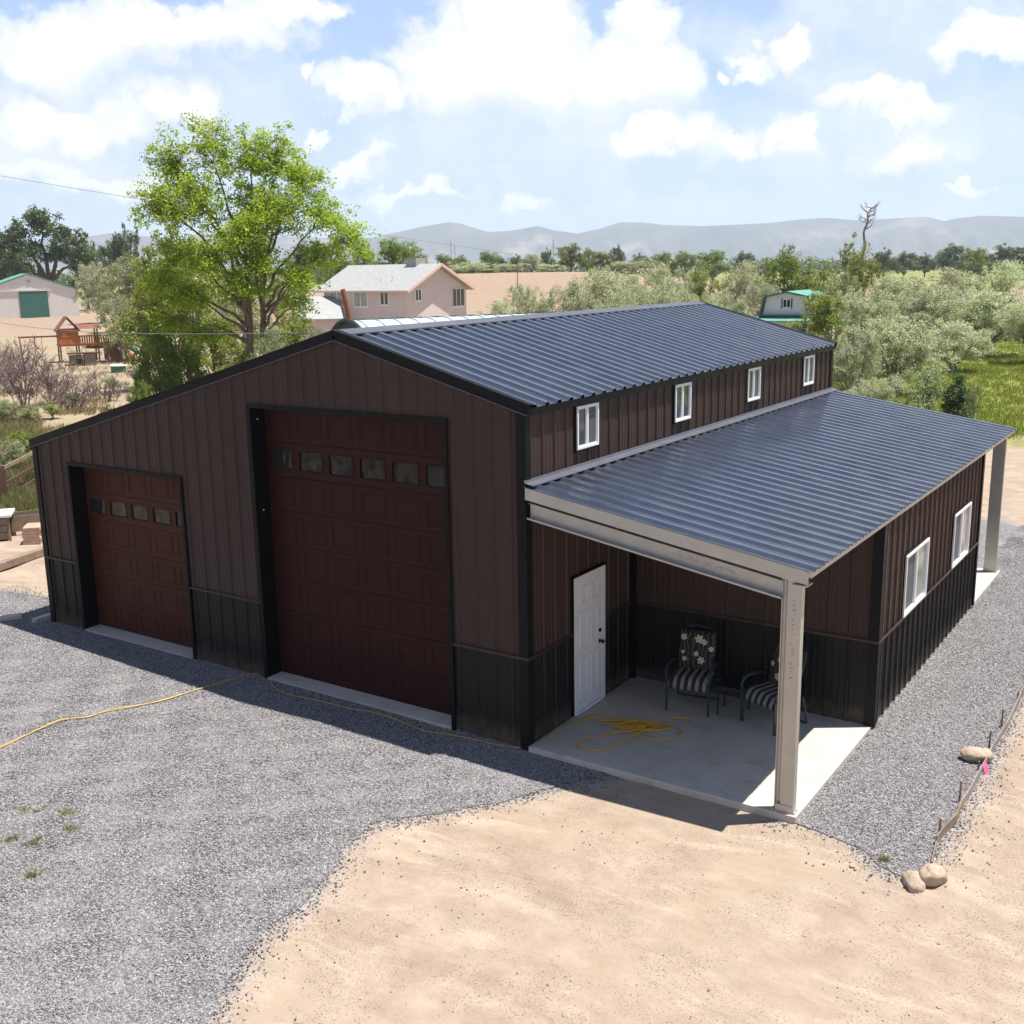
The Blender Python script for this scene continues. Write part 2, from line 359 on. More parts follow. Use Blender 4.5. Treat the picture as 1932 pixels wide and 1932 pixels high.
# ------------------------------------------------------------------ terrain
def sst(x, a, b):
    t = np.clip((x-a)/(b-a), 0, 1); return t*t*(3-2*t)
def wave(x, y, s, ph=0):
    return (np.sin(x*s+1.3+ph)*np.cos(y*s*1.17+.4+ph) + .5*np.sin(x*s*2.3+y*s*1.9+ph*2) + .3*np.cos(x*s*4.1-y*s*3.7+ph))/1.8
_F = np.array([math.sin(YAW), math.cos(YAW)]); _R = np.array([math.cos(YAW), -math.sin(YAW)])
def Hh(x, y):
    x = np.asarray(x, float); y = np.asarray(y, float)
    z = -0.045 - 0.105*sst(x, -3.5, .6)*sst(-y, -.6, .8)*(1-.6*sst(x, 3.6, 4.3)*(1-sst(-y, .5, 2)))
    dx, dy = x-CAM[0], y-CAM[1]; dep = dx*_F[0]+dy*_F[1]; lat = dx*_R[0]+dy*_R[1]
    r = np.hypot(dx, dy)
    near = sst(r, 16, 30)
    z = z + .03*near*wave(x, y, .9) + .12*sst(r, 28, 60)*wave(x, y, .17, 2)
    z = z + .012*wave(x, y, 2.2, 1)*(1-near)*(1-sst(x, -12.5, -11)*(1-sst(x, 5.5, 7))*sst(y, -1.2, -.4)*(1-sst(y, 14, 16)))
    # low sandy hill behind the pale house
    z = z + 5.6*np.exp(-(((lat-2)/46)**2)**1.5)*sst(dep, 135, 196)*(1-.75*sst(dep, 235, 330)) * (1+.06*wave(x, y, .08))
    z = z + 1.6*sst(dep, 200, 420)
    # little washed out pit behind the timber on the left
    z = z - .22*np.exp(-(((x+13.9)/.9)**2+((y-2.0)/.5)**2)) + .10*np.exp(-(((x+13.0)/.8)**2+((y-1.1)/.5)**2))
    return z
def gp(u, v):
    d = ray(u, v); z = 0.0
    for _ in range(12):
        p = CAM + d*((z-CAM[2])/d[2]); z = float(Hh(p[0], p[1]))
    return Vector((p[0], p[1], z))
def at(u, D, z=None):
    """ground point seen at column u (1932 scale), D metres in front of the camera"""
    d = ray(u, 507); d = d/ (d@np.array([_F[0], _F[1], 0]))
    x, y = CAM[0]+d[0]*D, CAM[1]+d[1]*D
    return Vector((x, y, float(Hh(x, y)) if z is None else z))
def zat(u, v, D):
    d = ray(u, v); d = d/(d@np.array([_F[0], _F[1], 0])); return CAM[2]+d[2]*D
def wpt(u, v, D):
    d = ray(u, v); d = d/(d@np.array([_F[0], _F[1], 0])); return Vector(CAM+d*D)

n = 520; tt = np.linspace(-1, 1, n); bb = math.asinh(7000/4.0)
gx = 4.0*np.sinh(bb*tt) - 1.0; gy = 4.0*np.sinh(bb*tt) - 2.0
X, Y = np.meshgrid(gx, gy); Z = Hh(X, Y)
V = np.stack([X.ravel(), Y.ravel(), Z.ravel()], 1)
ii = np.arange(n*n).reshape(n, n); Fq = np.stack([ii[:-1, :-1].ravel(), ii[:-1, 1:].ravel(), ii[1:, 1:].ravel(), ii[1:, :-1].ravel()], 1)
# cover of the land: r = green grass, g = dry straw ground, b = pinkish bare hill
dx, dy = X-CAM[0], Y-CAM[1]; dep = dx*_F[0]+dy*_F[1]; lat = dx*_R[0]+dy*_R[1]
wb = wave(X, Y, .35)+.6*wave(X, Y, 1.1, 2)
field = sst(Y+1.5*wb, 30.5, 33)*sst(X+wb*1.5, -14, -10)*(1-sst(dep, 110, 140))
leftg = sst(-X, 21, 25)*(1-sst(-X, 34, 44))*sst(Y+wb*2, 4, 7)*.12*(1-sst(Y, 24, 32))
far = sst(dep, 230, 330)*.8
gr = np.clip(field*1.0 + leftg + far, 0, 1)
dry = np.clip(sst(-X, 16, 24)*(.45+.4*wb) + sst(Y, 26, 30)*.35, 0, 1)*(1-sst(dep, 125, 150)*.5)
pk = sst(dep, 120, 150)
ground_cols = np.stack([gr.ravel(), dry.ravel(), pk.ravel(), np.ones(n*n)], 1)
t = NT('ground_soil')
at_ = t.n('ShaderNodeVertexColor'); at_.layer_name = 'cover'; sp = t.n('ShaderNodeSeparateColor'); t.l(at_.outputs[0], sp.inputs[0])
big = t.noise(.35, 6, .6); mid = t.noise(2.2, 7, .62); fine = t.noise(28, 5, .65)
streak = t.noise(1.0, 6, .6, stretch=(.25, 1.9, 1))
mp = t.n('ShaderNodeMapping'); mp.inputs['Rotation'].default_value = (0, 0, math.radians(-8)); mp.inputs['Scale'].default_value = (.5, 1.5, 1)
wq = t.n('ShaderNodeVectorMath', operation='MULTIPLY_ADD'); t.l(t.noise(.4, 4, .6, out=1), wq.inputs[0]); wq.inputs[1].default_value = (1.8, 1.8, 0); t.l(t.tc.outputs['Object'], wq.inputs[2]); t.l(wq.outputs[0], mp.inputs[0])
tr = t.noise(1.6, 6, .6, vec=mp.outputs[0])
sand = t.ramp(mid, [(.28, (.270, .203, .152)), (.5, (.335, .258, .20)), (.72, (.40, .32, .255))])
sand = t.mix(t.mr(big, .4, .65, 0, .55, True), sand, (.35, .28, .208))
sand = t.mix(t.mr(tr, .50, .72, 0, .34, True), sand, (.46, .385, .30))
sand = t.mix(t.mr(tr, .28, .47, .30, 0, True), sand, (.225, .178, .135))
sand = t.mix(t.mr(fine, .58, .75, 0, .30, True), sand, (.22, .17, .13))
mp2 = t.n('ShaderNodeMapping'); mp2.inputs['Rotation'].default_value = (0, 0, math.radians(-17)); mp2.inputs['Scale'].default_value = (.5, 7.0, 1); wv_ = t.n('ShaderNodeVectorMath', operation='MULTIPLY_ADD'); t.l(t.noise(.16, 3, .5, out=1), wv_.inputs[0]); wv_.inputs[1].default_value = (3.2, 3.2, 0); t.l(t.tc.outputs['Object'], wv_.inputs[2]); t.l(wv_.outputs[0], mp2.inputs[0])
zr = t.mr(t.noise(.33, 4, .6), .44, .60, .0, 1, True)
rut = t.noise(1.1, 5, .6, vec=mp2.outputs[0])
sand = t.mix(t.math('MULTIPLY', zr, t.mr(rut, .54, .70, 0, .26, True)), sand, (.25, .195, .15)); sand = t.mix(t.math('MULTIPLY', zr, t.mr(rut, .30, .44, .30, 0, True)), sand, (.45, .38, .305))
pc = t.n('ShaderNodeVectorMath', operation='SUBTRACT'); t.l(t.tc.outputs['Object'], pc.inputs[0]); pc.inputs[1].default_value = (3.5, -22, 0); px_ = t.n('ShaderNodeSeparateXYZ'); t.l(pc.outputs[0], px_.inputs[0])
pl = t.n('ShaderNodeVectorMath', operation='LENGTH'); t.l(pc.outputs[0], pl.inputs[0]); pa = t.math('ARCTAN2', px_.outputs[1], px_.outputs[0]); pcm = t.n('ShaderNodeCombineXYZ'); t.l(t.math('ADD', pl.outputs['Value'], t.math('MULTIPLY', t.noise(.5, 4, .6), .8)), pcm.inputs[0]); t.l(t.math('MULTIPLY', pa, 3.5), pcm.inputs[1])
arc = t.noise(3.2, 5, .65, vec=pcm.outputs[0]); zar = t.mr(t.noise(.22, 3, .5), .38, .60, .15, 1, True)
sand = t.mix(t.math('MULTIPLY', zar, t.mr(arc, .53, .68, 0, .38, True)), sand, (.255, .20, .155)); sand = t.mix(t.math('MULTIPLY', zar, t.mr(arc, .34, .46, .5, 0, True)), sand, (.44, .37, .295))
crumb = t.noise(55, 3, .7); zone = t.mr(t.noise(.9, 5, .7), .50, .62, 0, 1, True)
cm = t.math('MULTIPLY', t.mr(crumb, .60, .68, 0, 1, True), t.mr(t.noise(.9, 5, .7), .46, .60, .12, 1, True))
sand = t.mix(t.math('MULTIPLY', cm, .55), sand, (.17, .13, .10))
peb = t.vor(22, out='Distance'); pebc = t.vor(22, out='Color'); pr = t.n('ShaderNodeSeparateColor'); t.l(pebc, pr.inputs[0])
pm = t.math('MULTIPLY', t.mr(peb, .10, .2, 1, 0, True), t.mr(pr.outputs[0], .90, .93, 0, 1))
sand = t.mix(t.math('MULTIPLY', pm, .7), sand, (.30, .24, .19))
straw = t.ramp(fine, [(.35, (.19, .15, .09)), (.6, (.34, .28, .175))])
c = t.mix(t.math('MULTIPLY', sp.outputs[1], t.mr(mid, .35, .6, .2, 1, True)), sand, straw)
c = t.mix(t.math('MULTIPLY', sp.outputs[2], .8), c, t.ramp(mid, [(.3, (.23, .155, .11)), (.7, (.36, .265, .20))]))
grs = t.ramp(mid, [(.3, (.12, .155, .035)), (.55, (.22, .24, .055)), (.75, (.42, .36, .15))])
c = t.mix(sp.outputs[0], c, grs)
du = t.n('ShaderNodeAttribute'); du.attribute_name = 'dust'; dv = t.vor(56, out='Color'); ds_ = t.n('ShaderNodeSeparateColor'); t.l(dv, ds_.inputs[0])
dmask = t.math('GREATER_THAN', du.outputs['Fac'], t.mr(ds_.outputs[0], 0, 1, .12, 1.0))
c = t.mix(t.math('MULTIPLY', dmask, .85), c, t.ramp(ds_.outputs[1], [(0, (.09, .088, .095)), (.6, (.24, .23, .235)), (1, (.40, .385, .38))]))
t.set(Base_Color=c, Roughness=.95); t.b.inputs['Specular IOR Level'].default_value = .2
hb = t.math('ADD', t.math('MULTIPLY', mid, .6), t.math('ADD', t.math('MULTIPLY', fine, .12), t.math('ADD', t.math('MULTIPLY', tr, .5), t.math('SUBTRACT', t.math('MULTIPLY', arc, .55), t.math('MULTIPLY', cm, .25)))))
t.bump(hb, .9, .06)
MAT['soil'] = t.m
g = np_mesh('ground', V, Fq, MAT['soil'], smooth=True); tag(g, 'tan bare dirt around the workshop, reaching the horizon', kind='structure')
ca = g.data.color_attributes.new('cover', 'FLOAT_COLOR', 'POINT'); ca.data.foreach_set('color', ground_cols.astype(np.float32).ravel())

# gravel sheets
t = NT('crushed_gravel')
vc = t.vor(56, out='Color'); sv = t.n('ShaderNodeSeparateColor'); t.l(vc, sv.inputs[0])
gc = t.ramp(sv.outputs[0], [(0, (.07, .068, .072)), (.3, (.155, .15, .158)), (.7, (.25, .242, .25)), (1, (.40, .385, .38))])
gc = t.mix(t.mr(sv.outputs[1], .86, .95, 0, .4), gc, (.40, .27, .25))
gc = t.mix(t.mr(t.noise(.5, 5, .6), .4, .62, 0, .35, True), gc, (.27, .26, .268))
t.set(Base_Color=gc, Roughness=.9); t.b.inputs['Specular IOR Level'].default_value = .3
vd2 = t.vor(56, out='Distance'); vd3 = t.vor(31, out='Distance')
t.bump(t.math('ADD', t.mr(vd2, 0, .6, 1, 0), t.math('MULTIPLY', t.mr(vd3, 0, .6, 1, 0), .5)), 1.0, .014); MAT['gravel'] = t.m
def inpoly(x, y, P):
    ins = np.zeros(x.shape, bool); m_ = len(P); j = m_-1
    for i in range(m_):
        xi, yi = P[i]; xj, yj = P[j]
        ins ^= ((yi > y) != (yj > y)) & (x < (xj-xi)*(y-yi)/((yj-yi) or 1e-9)+xi); j = i
    return ins
def jag(P, amp, step, rng, fixed=()):
    out = []
    for i in range(len(P)):
        a = np.array(P[i]); b = np.array(P[(i+1) % len(P)]); d = b-a; l = np.hypot(*d); k = max(1, int(l/step)); nrm = np.array([-d[1], d[0]])/l
        for q in range(k):
            p = a+d*q/k; w = 0 if i in fixed else amp
            out.append(tuple(p + nrm*w*(mn.noise(Vector((p[0]*1.8, p[1]*1.8, 3)))*1.6 + rng.normal()*.22)))
    return out
GL = [(1.8, -9), (.9, -6.7), (.55, -6.13), (.31, -5.66), (.0, -4.97), (-.01, -4.44), (-.2, -3.84), (-.46, -3.21), (-.53, -2.67), (-.22, -2.24), (.24, -1.56), (.65, -.98), (.84, -.52),
      (1.23, -.12), (1.2, .1), (-10.7, .1), (-10.75, 1.0), (-13.5, .55), (-14.6, -.05), (-12.6, -.15), (-11.7, -.45), (-11.0, -.62), (-10.75, -1.15), (-11.3, -1.9), (-12, -3.2), (-14, -9), (-12, -15), (-2, -18), (3, -14)]
GR = [(3.6, .0), (3.85, .1), (4.13, -.02), (4.55, -.18), (4.87, -.5), (5.11, -.56), (5.30, -.30), (5.33, 1.0), (5.31, 6.0), (5.3, 10), (5.0, 14), (3.9, 16.5), (2.8, 17.6), (1.2, 16.4), (0, 14.5), (-1.5, 12.9), (-1.5, 12.2), (3.6, 12.2)]
rng = np.random.default_rng(5)
sel = np.where((np.abs(V[:, 0]+3) < 14) & (np.abs(V[:, 1]-3) < 18))[0]; dust = np.zeros(len(V), np.float32)
for P_ in (GL, GR):
    x_, y_ = V[sel, 0], V[sel, 1]; dm = np.full(len(sel), 9.0)
    for i in range(len(P_)):
        a = np.array(P_[i]); b = np.array(P_[(i+1) % len(P_)]); d = b-a; tq = np.clip(((x_-a[0])*d[0]+(y_-a[1])*d[1])/(d@d), 0, 1)
        dm = np.minimum(dm, np.hypot(x_-a[0]-tq*d[0], y_-a[1]-tq*d[1]))
    dm[inpoly(x_, y_, P_)] = 0
    dust[sel] = np.maximum(dust[sel], .95*np.exp(-dm/.13)+.10*np.exp(-dm/.7))
du = g.data.attributes.new('dust', 'FLOAT', 'POINT'); du.data.foreach_set('value', dust)
def gravel(P, fixed, name, label, x0, x1, y0, y1, dens):
    J = jag(P, .055, .07, rng, fixed)
    mb = bmesh.new(); vs = [mb.verts.new((p[0], p[1], 0)) for p in J]; mb.faces.new(vs)
    bmesh.ops.triangulate(mb, faces=mb.faces)
    for ax in range(2):
        lo, hi = (x0, x1) if ax == 0 else (y0, y1)
        for q in np.arange(math.ceil(lo), hi, .5):
            co = (q, 0, 0) if ax == 0 else (0, q, 0); no = (1, 0, 0) if ax == 0 else (0, 1, 0)
            bmesh.ops.bisect_plane(mb, geom=mb.verts[:]+mb.edges[:]+mb.faces[:], plane_co=co, plane_no=no)
    for v in mb.verts: v.co.z = float(Hh(v.co.x, v.co.y))+.010
    me = bpy.data.meshes.new(name); mb.to_mesh(me); mb.free(); me.materials.append(MAT['gravel'])
    o = bpy.data.objects.new(name, me); COL.objects.link(o); tag(o, label, kind='structure')
    # loose stones on top, thinning past the edge
    A = (x1-x0)*(y1-y0); k = int(A*dens); px = rng.uniform(x0, x1, k); py = rng.uniform(y0, y1, k)
    Pj = P
    ins = inpoly(px, py, Pj)
    # distance to the outline for the fringe
    dmin = np.full(k, 9.0)
    for i in range(len(P)):
        a = np.array(P[i]); b = np.array(P[(i+1) % len(P)]); d = b-a; tq = np.clip(((px-a[0])*d[0]+(py-a[1])*d[1])/(d@d), 0, 1)
        dmin = np.minimum(dmin, np.hypot(px-a[0]-tq*d[0], py-a[1]-tq*d[1]))
    keep = ins | (rng.uniform(size=k) < np.exp(-dmin/.11)*.8) | (rng.uniform(size=k) < .012*np.exp(-dmin/.6))
    # not inside the buildings, only where it can be seen
    b1 = (px > -10.75) & (px < .03) & (py > .0) & (py < 12.4); b2 = (px > -.05) & (px < 3.79) & (py > -.07) & (py < 12.5)
    keep &= ~(b1 | b2)
    dd = np.stack([px-CAM[0], py-CAM[1], np.full(k, -CAM[2])], 1); dz = dd@FW; uu = (dd@RT)/dz*FPX; vv = (dd@UP)/dz*FPX
    keep &= (dz > 0) & (np.abs(uu) < .56) & (np.abs(vv) < .56)
    px, py = px[keep], py[keep]; k = len(px)
    pz = Hh(px, py)+.012
    r = rng.uniform(.006, .0165, k)*(1+.35*(rng.uniform(size=k) > .93))
    O = np.array([[1, 0, 0], [-1, 0, 0], [0, 1, 0], [0, -1, 0], [0, 0, 1], [0, 0, -1]], float)
    FO = np.array([[0, 2, 4], [2, 1, 4], [1, 3, 4], [3, 0, 4], [2, 0, 5], [1, 2, 5], [3, 1, 5], [0, 3, 5]])
    VV = O[None]*rng.uniform(.6, 1.25, (k, 6, 1))*r[:, None, None]; VV[:, :, 2] *= .8
    a = rng.uniform(0, 6.28, k); ca_, sa_ = np.cos(a), np.sin(a)
    b = rng.normal(0, .5, k); cb, sb = np.cos(b), np.sin(b)
    x_ = VV[:, :, 0]*cb[:, None]+VV[:, :, 2]*sb[:, None]; z_ = -VV[:, :, 0]*sb[:, None]+VV[:, :, 2]*cb[:, None]; y_ = VV[:, :, 1]
    VV = np.stack([x_*ca_[:, None]-y_*sa_[:, None]+px[:, None], x_*sa_[:, None]+y_*ca_[:, None]+py[:, None], z_+pz[:, None]], 2)
    FF = (np.arange(k)[:, None, None]*6+FO[None]).reshape(-1, 3)
    return VV.reshape(-1, 3), FF
t = NT('gravel_stone'); geo = t.n('ShaderNodeNewGeometry')
cc = t.ramp(geo.outputs['Random Per Island'], [(0, (.075, .073, .08)), (.35, (.18, .174, .183)), (.7, (.285, .276, .283)), (.93, (.46, .445, .44)), (1, (.36, .25, .23))])
t.set(Base_Color=cc, Roughness=.85); MAT['stone'] = t.m
va, fa = gravel(GL, (13, 14, 15), 'gravel_yard', 'grey crushed gravel yard in front of the garage doors', -15, 2.4, -9.4, 1.2, 1700)
vb, fb_ = gravel(GR, (0, 16, 17), 'gravel_path', 'grey gravel strip beside the lean-to wall', 3.4, 5.9, -1, 18, 1500)
o = np_mesh('loose_gravel', np.concatenate([va, vb]), np.concatenate([fa, fb_+len(va)]), MAT['stone'])
tag(o, 'loose grey crushed stones covering the yard and the side strip', 'gravel', kind='stuff')
# pebbles and clods on the dirt
k = 2200; px = rng.uniform(-1, 9, k); py = rng.uniform(-8, 1, k)**1.0
px = np.concatenate([px, rng.uniform(-15.5, -12, 260), rng.uniform(5.5, 7, 300)]); py = np.concatenate([py, rng.uniform(.8, 2.4, 260), rng.uniform(0, 9, 300)]); k = len(px)
keep = ~inpoly(px, py, GL) & ~inpoly(px, py, GR) & ~((px > -.1) & (px < 3.85) & (py > -.08)); px, py = px[keep], py[keep]; k = len(px)
zz_ = np.array([mn.noise(Vector((a*.9, b*.9, 9))) for a, b in zip(px, py)]); kk = rng.uniform(size=k) < np.clip(.15+zz_*2.2, .04, 1); px, py = px[kk], py[kk]; k = len(px)
r = np.abs(rng.normal(0, .0065, k))+.003; r[rng.uniform(size=k) > .985] *= 2.2
near_edge = np.exp(-np.hypot(px-4.3, (py+.35))/.6); r *= 1+.8*near_edge
O = np.array([[1, 0, 0], [-1, 0, 0], [0, 1, 0], [0, -1, 0], [0, 0, 1], [0, 0, -1]], float)
FO = np.array([[0, 2, 4], [2, 1, 4], [1, 3, 4], [3, 0, 4], [2, 0, 5], [1, 2, 5], [3, 1, 5], [0, 3, 5]])
VV = O[None]*rng.uniform(.6, 1.3, (k, 6, 1))*r[:, None, None]; VV += np.stack([px, py, Hh(px, py)+.004], 1)[:, None]
t = NT('dirt_clod'); geo = t.n('ShaderNodeNewGeometry')
t.set(Base_Color=t.ramp(geo.outputs['Random Per Island'], [(0, (.19, .15, .12)), (.6, (.32, .25, .195)), (1, (.42, .36, .29))]), Roughness=.95); MAT['clod'] = t.m
o = np_mesh('dirt_clods', VV.reshape(-1, 3), (np.arange(k)[:, None, None]*6+FO[None]).reshape(-1, 3), MAT['clod'])
tag(o, 'small clods and pebbles scattered over the bare tan dirt', 'clods', kind='stuff')

# hills on the horizon
crest = [(-900, 470), (-500, 455), (-200, 462), (0, 458), (150, 447), (215, 437), (300, 446), (420, 440), (560, 446), (700, 447), (760, 434), (800, 425), (848, 417), (870, 420), (920, 436), (960, 434), (985, 430), (1015, 424), (1045, 433), (1090, 439), (1130, 430), (1170, 417), (1215, 418), (1250, 422), (1330, 425), (1450, 419),
         (1510, 412), (1560, 409), (1620, 414), (1690, 410), (1750, 407), (1782, 416), (1800, 411), (1850, 405), (1932, 407), (2100, 415), (2400, 425), (2800, 440)]
ca0 = []
for u, v in crest:
    a, e = azel(u, v) if abs(u-966) < 1100 else (math.atan((u-966)/2064.0), 0.03)
    if abs(u-966) >= 1100: e = math.atan((507-v)/2064.0)
    ca0.append((a, e))
ca0 = sorted(ca0); aa = np.array([c[0] for c in ca0]); ee = np.array([c[1] for c in ca0])
na, nr = 700, 46; A = np.linspace(-1.05, 1.05, na); RR = np.linspace(4300, 6700, nr)
AA, R2 = np.meshgrid(A, RR); Rc = 5600
E_ = np.interp(AA, aa, ee); Hc = CAM[2]+Rc*np.tan(E_)
q = (R2-4300)/(Rc-4300); prof = np.where(q < 1, np.clip(q, 0, 1)**1.25*(.55+.45*np.clip(q, 0, 1)**3), 1-.5*(q-1)/.85)
gul = np.abs(np.sin(AA*95+2*np.sin(R2*.002+AA*20)))*.5+np.abs(np.sin(AA*210+R2*.004))*.25+.25*np.sin(AA*37+R2*.0012)
Zm = np.where(q < 1, Hc*(prof + (gul-.4)*.42*np.sin(np.clip(q, 0, 1)*PI)), Hc*prof) - 4*(q <= 0)
Xm = CAM[0]+R2*(np.sin(AA)*_R[0]+np.cos(AA)*_F[0]); Ym = CAM[1]+R2*(np.sin(AA)*_R[1]+np.cos(AA)*_F[1])
ii = np.arange(na*nr).reshape(nr, na); Fm = np.stack([ii[:-1, :-1].ravel(), ii[:-1, 1:].ravel(), ii[1:, 1:].ravel(), ii[1:, :-1].ravel()], 1)
t = NT('hill_rock_hazed'); f = t.noise(.0022, 6, .6); c = t.ramp(f, [(.38, (.030, .030, .065)), (.56, (.075, .068, .095)), (.70, (.30, .24, .23))])  # blue haze of the distance mixed into the rock colour
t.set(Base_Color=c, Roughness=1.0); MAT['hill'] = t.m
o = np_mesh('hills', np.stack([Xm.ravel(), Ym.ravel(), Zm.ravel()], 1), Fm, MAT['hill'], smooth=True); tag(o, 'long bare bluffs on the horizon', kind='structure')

# ------------------------------------------------------------------ the workshop
RW, RL, HR, HRm, XR, HL = 10.74, 12.38, 5.50, 4.64, -3.17, 3.42
PD, PY0, PY1, WZ = 3.77, 3.04, 9.60, 1.232
slR = (HR-HRm)/(-XR); slL = (HR-HL)/(RW+XR)
def roofz(x): return HR-(x-XR)*slR if x > XR else HR-(XR-x)*slL
def lean(x): return 3.605-x*.1585
PITCH_R = .3048
def profile(u0, u1, phase=0.0, h=.030, mh=.006):
    pts = []; A_, B_ = (.033, .014) if h < .034 else (.062, .030)
    k0 = int(math.floor((u0-phase)/PITCH_R))-1; k1 = int(math.ceil((u1-phase)/PITCH_R))+1
    for k in range(k0, k1+1):
        c = phase+k*PITCH_R
        for du, hh in ((-A_, 0), (-B_, h), (B_, h), (A_, 0), (.095, 0), (.103, mh), (.117, mh), (.125, 0), (.180, 0), (.188, mh), (.202, mh), (.210, 0)):
            pts.append((c+du, hh))
    pts.sort(); out = []
    us = [p[0] for p in pts]; hs = [p[1] for p in pts]
    e0 = float(np.interp(u0, us, hs)); e1 = float(np.interp(u1, us, hs))
    return [(u0, e0)]+[p for p in pts if u0+1e-5 < p[0] < u1-1e-5]+[(u1, e1)]
def ribs(mb, org, U, Vd, Nn, u0, u1, v0, v1, phase=0.0, h=.030, mh=.006, brk=()):
    """corrugated sheet between v0(u) and v1(u)"""
    org, U, Vd, Nn = map(Vector, (org, U, Vd, Nn)); f0 = v0 if callable(v0) else (lambda u: v0); f1 = v1 if callable(v1) else (lambda u: v1)
    pr = profile(u0, u1, phase, h, mh)
    for b in brk:
        if u0 < b < u1:
            hh = float(np.interp(b, [p[0] for p in pr], [p[1] for p in pr])); pr.append((b, hh)); pr.sort()
    vs = []; fs = []
    for (u, hh) in pr:
        vs += [org+U*u+Vd*f0(u)+Nn*hh, org+U*u+Vd*f1(u)+Nn*hh]
    fs = [(2*i, 2*i+2, 2*i+3, 2*i+1) for i in range(len(pr)-1)]
    mb.add(vs, fs)
BLD = thing('metal_workshop', 'dark brown ribbed metal workshop with two reddish garage doors and a covered corner porch', 'building', (0, 0, 0))
SD = (-9.72, -6.75, 3.067); LD = (-4.98, -1.27, 4.36)
# --- front gable wall (plane y=0, outward -y)
XU, ZU = (1, 0, 0), (0, 0, 1)
mb = MB(); top = lambda x: roofz(x)-.02
g = lambda a, b, z0, z1: ribs(mb, (0, 0, 0), XU, ZU, (0, -1, 0), a, b, z0, z1, .08, .026, .005, (XR,))
for a, b, z0 in ((-RW, SD[0], WZ), (SD[0], SD[1], SD[2]), (SD[1], LD[0], WZ), (LD[0], LD[1], LD[2]), (LD[1], 0, WZ)): g(a, b, z0, top)
mb.split('wall', MAT['brown'], BLD, label='dark brown ribbed gable wall with the garage doors')
mb = MB()
for a, b in ((-RW, SD[0]), (SD[1], LD[0]), (LD[1], 0)): g(a, b, -.10, WZ)
mb.split('wainscot', MAT['char'], BLD, label='black lower band of the gable wall')
# --- side wall x=0 (outward +x)
DR = (1.19, 2.02, 2.06)
UW = [(1.27, 1.87), (4.385, 4.98), (7.46, 8.07), (10.49, 11.12)]; UZ = (3.885, 4.49)
g = lambda a, b, z0, z1: ribs(mb, (0, 0, 0), (0, 1, 0), ZU, (1, 0, 0), a, b, z0, z1, .12, .026, .005)
mb = MB()
g(0, DR[0], WZ, 3.60); g(DR[0], DR[1], DR[2], 3.60); g(DR[1], RL, WZ, 3.60)
prev = 0
for a, b in UW: g(prev, a, 3.60, 4.62); g(a, b, 3.60, UZ[0]); g(a, b, UZ[1], 4.62); prev = b
g(prev, RL, 3.60, 4.62)
mb.split('wall', MAT['brown'], BLD, label='dark brown ribbed side wall above the porch roof, with four small windows')
mb = MB(); g(0, DR[0]-.03, -.02, WZ); g(DR[1]+.08, RL, -.02, WZ); mb.split('wainscot', MAT['char'], BLD)
# --- left and rear walls
mb = MB(); ribs(mb, (-RW, 0, 0), (0, 1, 0), ZU, (-1, 0, 0), 0, RL, WZ, HL-.02, .1, .026)
ribs(mb, (0, RL, 0), XU, ZU, (0, 1, 0), -RW, 0, WZ, top, .1, .026, .005, (XR,)); mb.split('wall', MAT['brown'], BLD)
mb = MB(); ribs(mb, (-RW, 0, 0), (0, 1, 0), ZU, (-1, 0, 0), 0, RL, -.1, WZ, .1, .026)
ribs(mb, (0, RL, 0), XU, ZU, (0, 1, 0), -RW, 0, -.1, WZ, .1, .026); mb.split('wainscot', MAT['char'], BLD)
# --- lean-to room
SW = [(4.24, 5.56), (7.34, 8.60)]; SZ = (1.255, 2.19)
mb = MB(); ribs(mb, (0, PY0, 0), XU, ZU, (0, -1, 0), 0, PD, WZ, lambda x: lean(x)-.05, .05, .026)
ribs(mb, (0, PY1, 0), XU, ZU, (0, 1, 0), 0, PD, WZ, lambda x: lean(x)-.05, .05, .026); mb.split('wall', MAT['brown'], BLD, label='shaded brown wall at the back of the porch')
mb = MB(); ribs(mb, (0, PY0, 0), XU, ZU, (0, -1, 0), 0, PD, -.02, WZ, .05, .026)
ribs(mb, (0, PY1, 0), XU, ZU, (0, 1, 0), 0, PD, -.02, WZ, .05, .026); mb.split('wainscot', MAT['char'], BLD)
lt = lean(PD)-.03
g = lambda a, b, z0, z1: ribs(mb, (PD, 0, 0), (0, 1, 0), ZU, (1, 0, 0), a, b, z0, z1, .17, .032, .006)
mb = MB(); prev = PY0
for a, b in SW: g(prev, a, WZ, lt); g(a, b, SZ[1], lt); prev = b
g(prev, PY1, WZ, lt); mb.split('wall', MAT['brown'], BLD, label='brown ribbed lean-to wall with two sliding windows')
mb = MB(); g(PY0, PY1, .0, WZ); mb.split('wainscot', MAT['char'], BLD, label='black lower band of the lean-to wall')
# --- trims
mb = MB()
mb.box(-.11, .034, -.036, -.027, WZ+.02, HRm-.06); mb.box(.027, .036, -.027, .10, WZ+.02, HRm-.12)
mb.box(-RW-.034, -RW+.10, -.036, -.027, -.1, HL-.1); mb.box(-RW-.036, -RW-.027, -.027, .1, -.1, HL-.1)
mb.box(-.11, .036, -.036, -.0275, -.1, WZ-.012); mb.box(.028, .0365, -.0275, .10, -.1, WZ-.012)
mb.box(.027, .036, RL-.10, RL+.03, 3.6, HRm-.1)
mb.box(PD-.11, PD+.036, PY0-.036, PY0-.027, 0, lt); mb.box(PD+.0325, PD+.040, PY0-.027, PY0+.09, 0, lt)
mb.box(PD+.0325, PD+.040, PY1-.09, PY1+.027, 0, lt)
mb.box(.0, .085, PY0-.10, PY0-.027, 0, 3.5)
mb.split('corner_trim', MAT['trim'], BLD)
mb = MB()
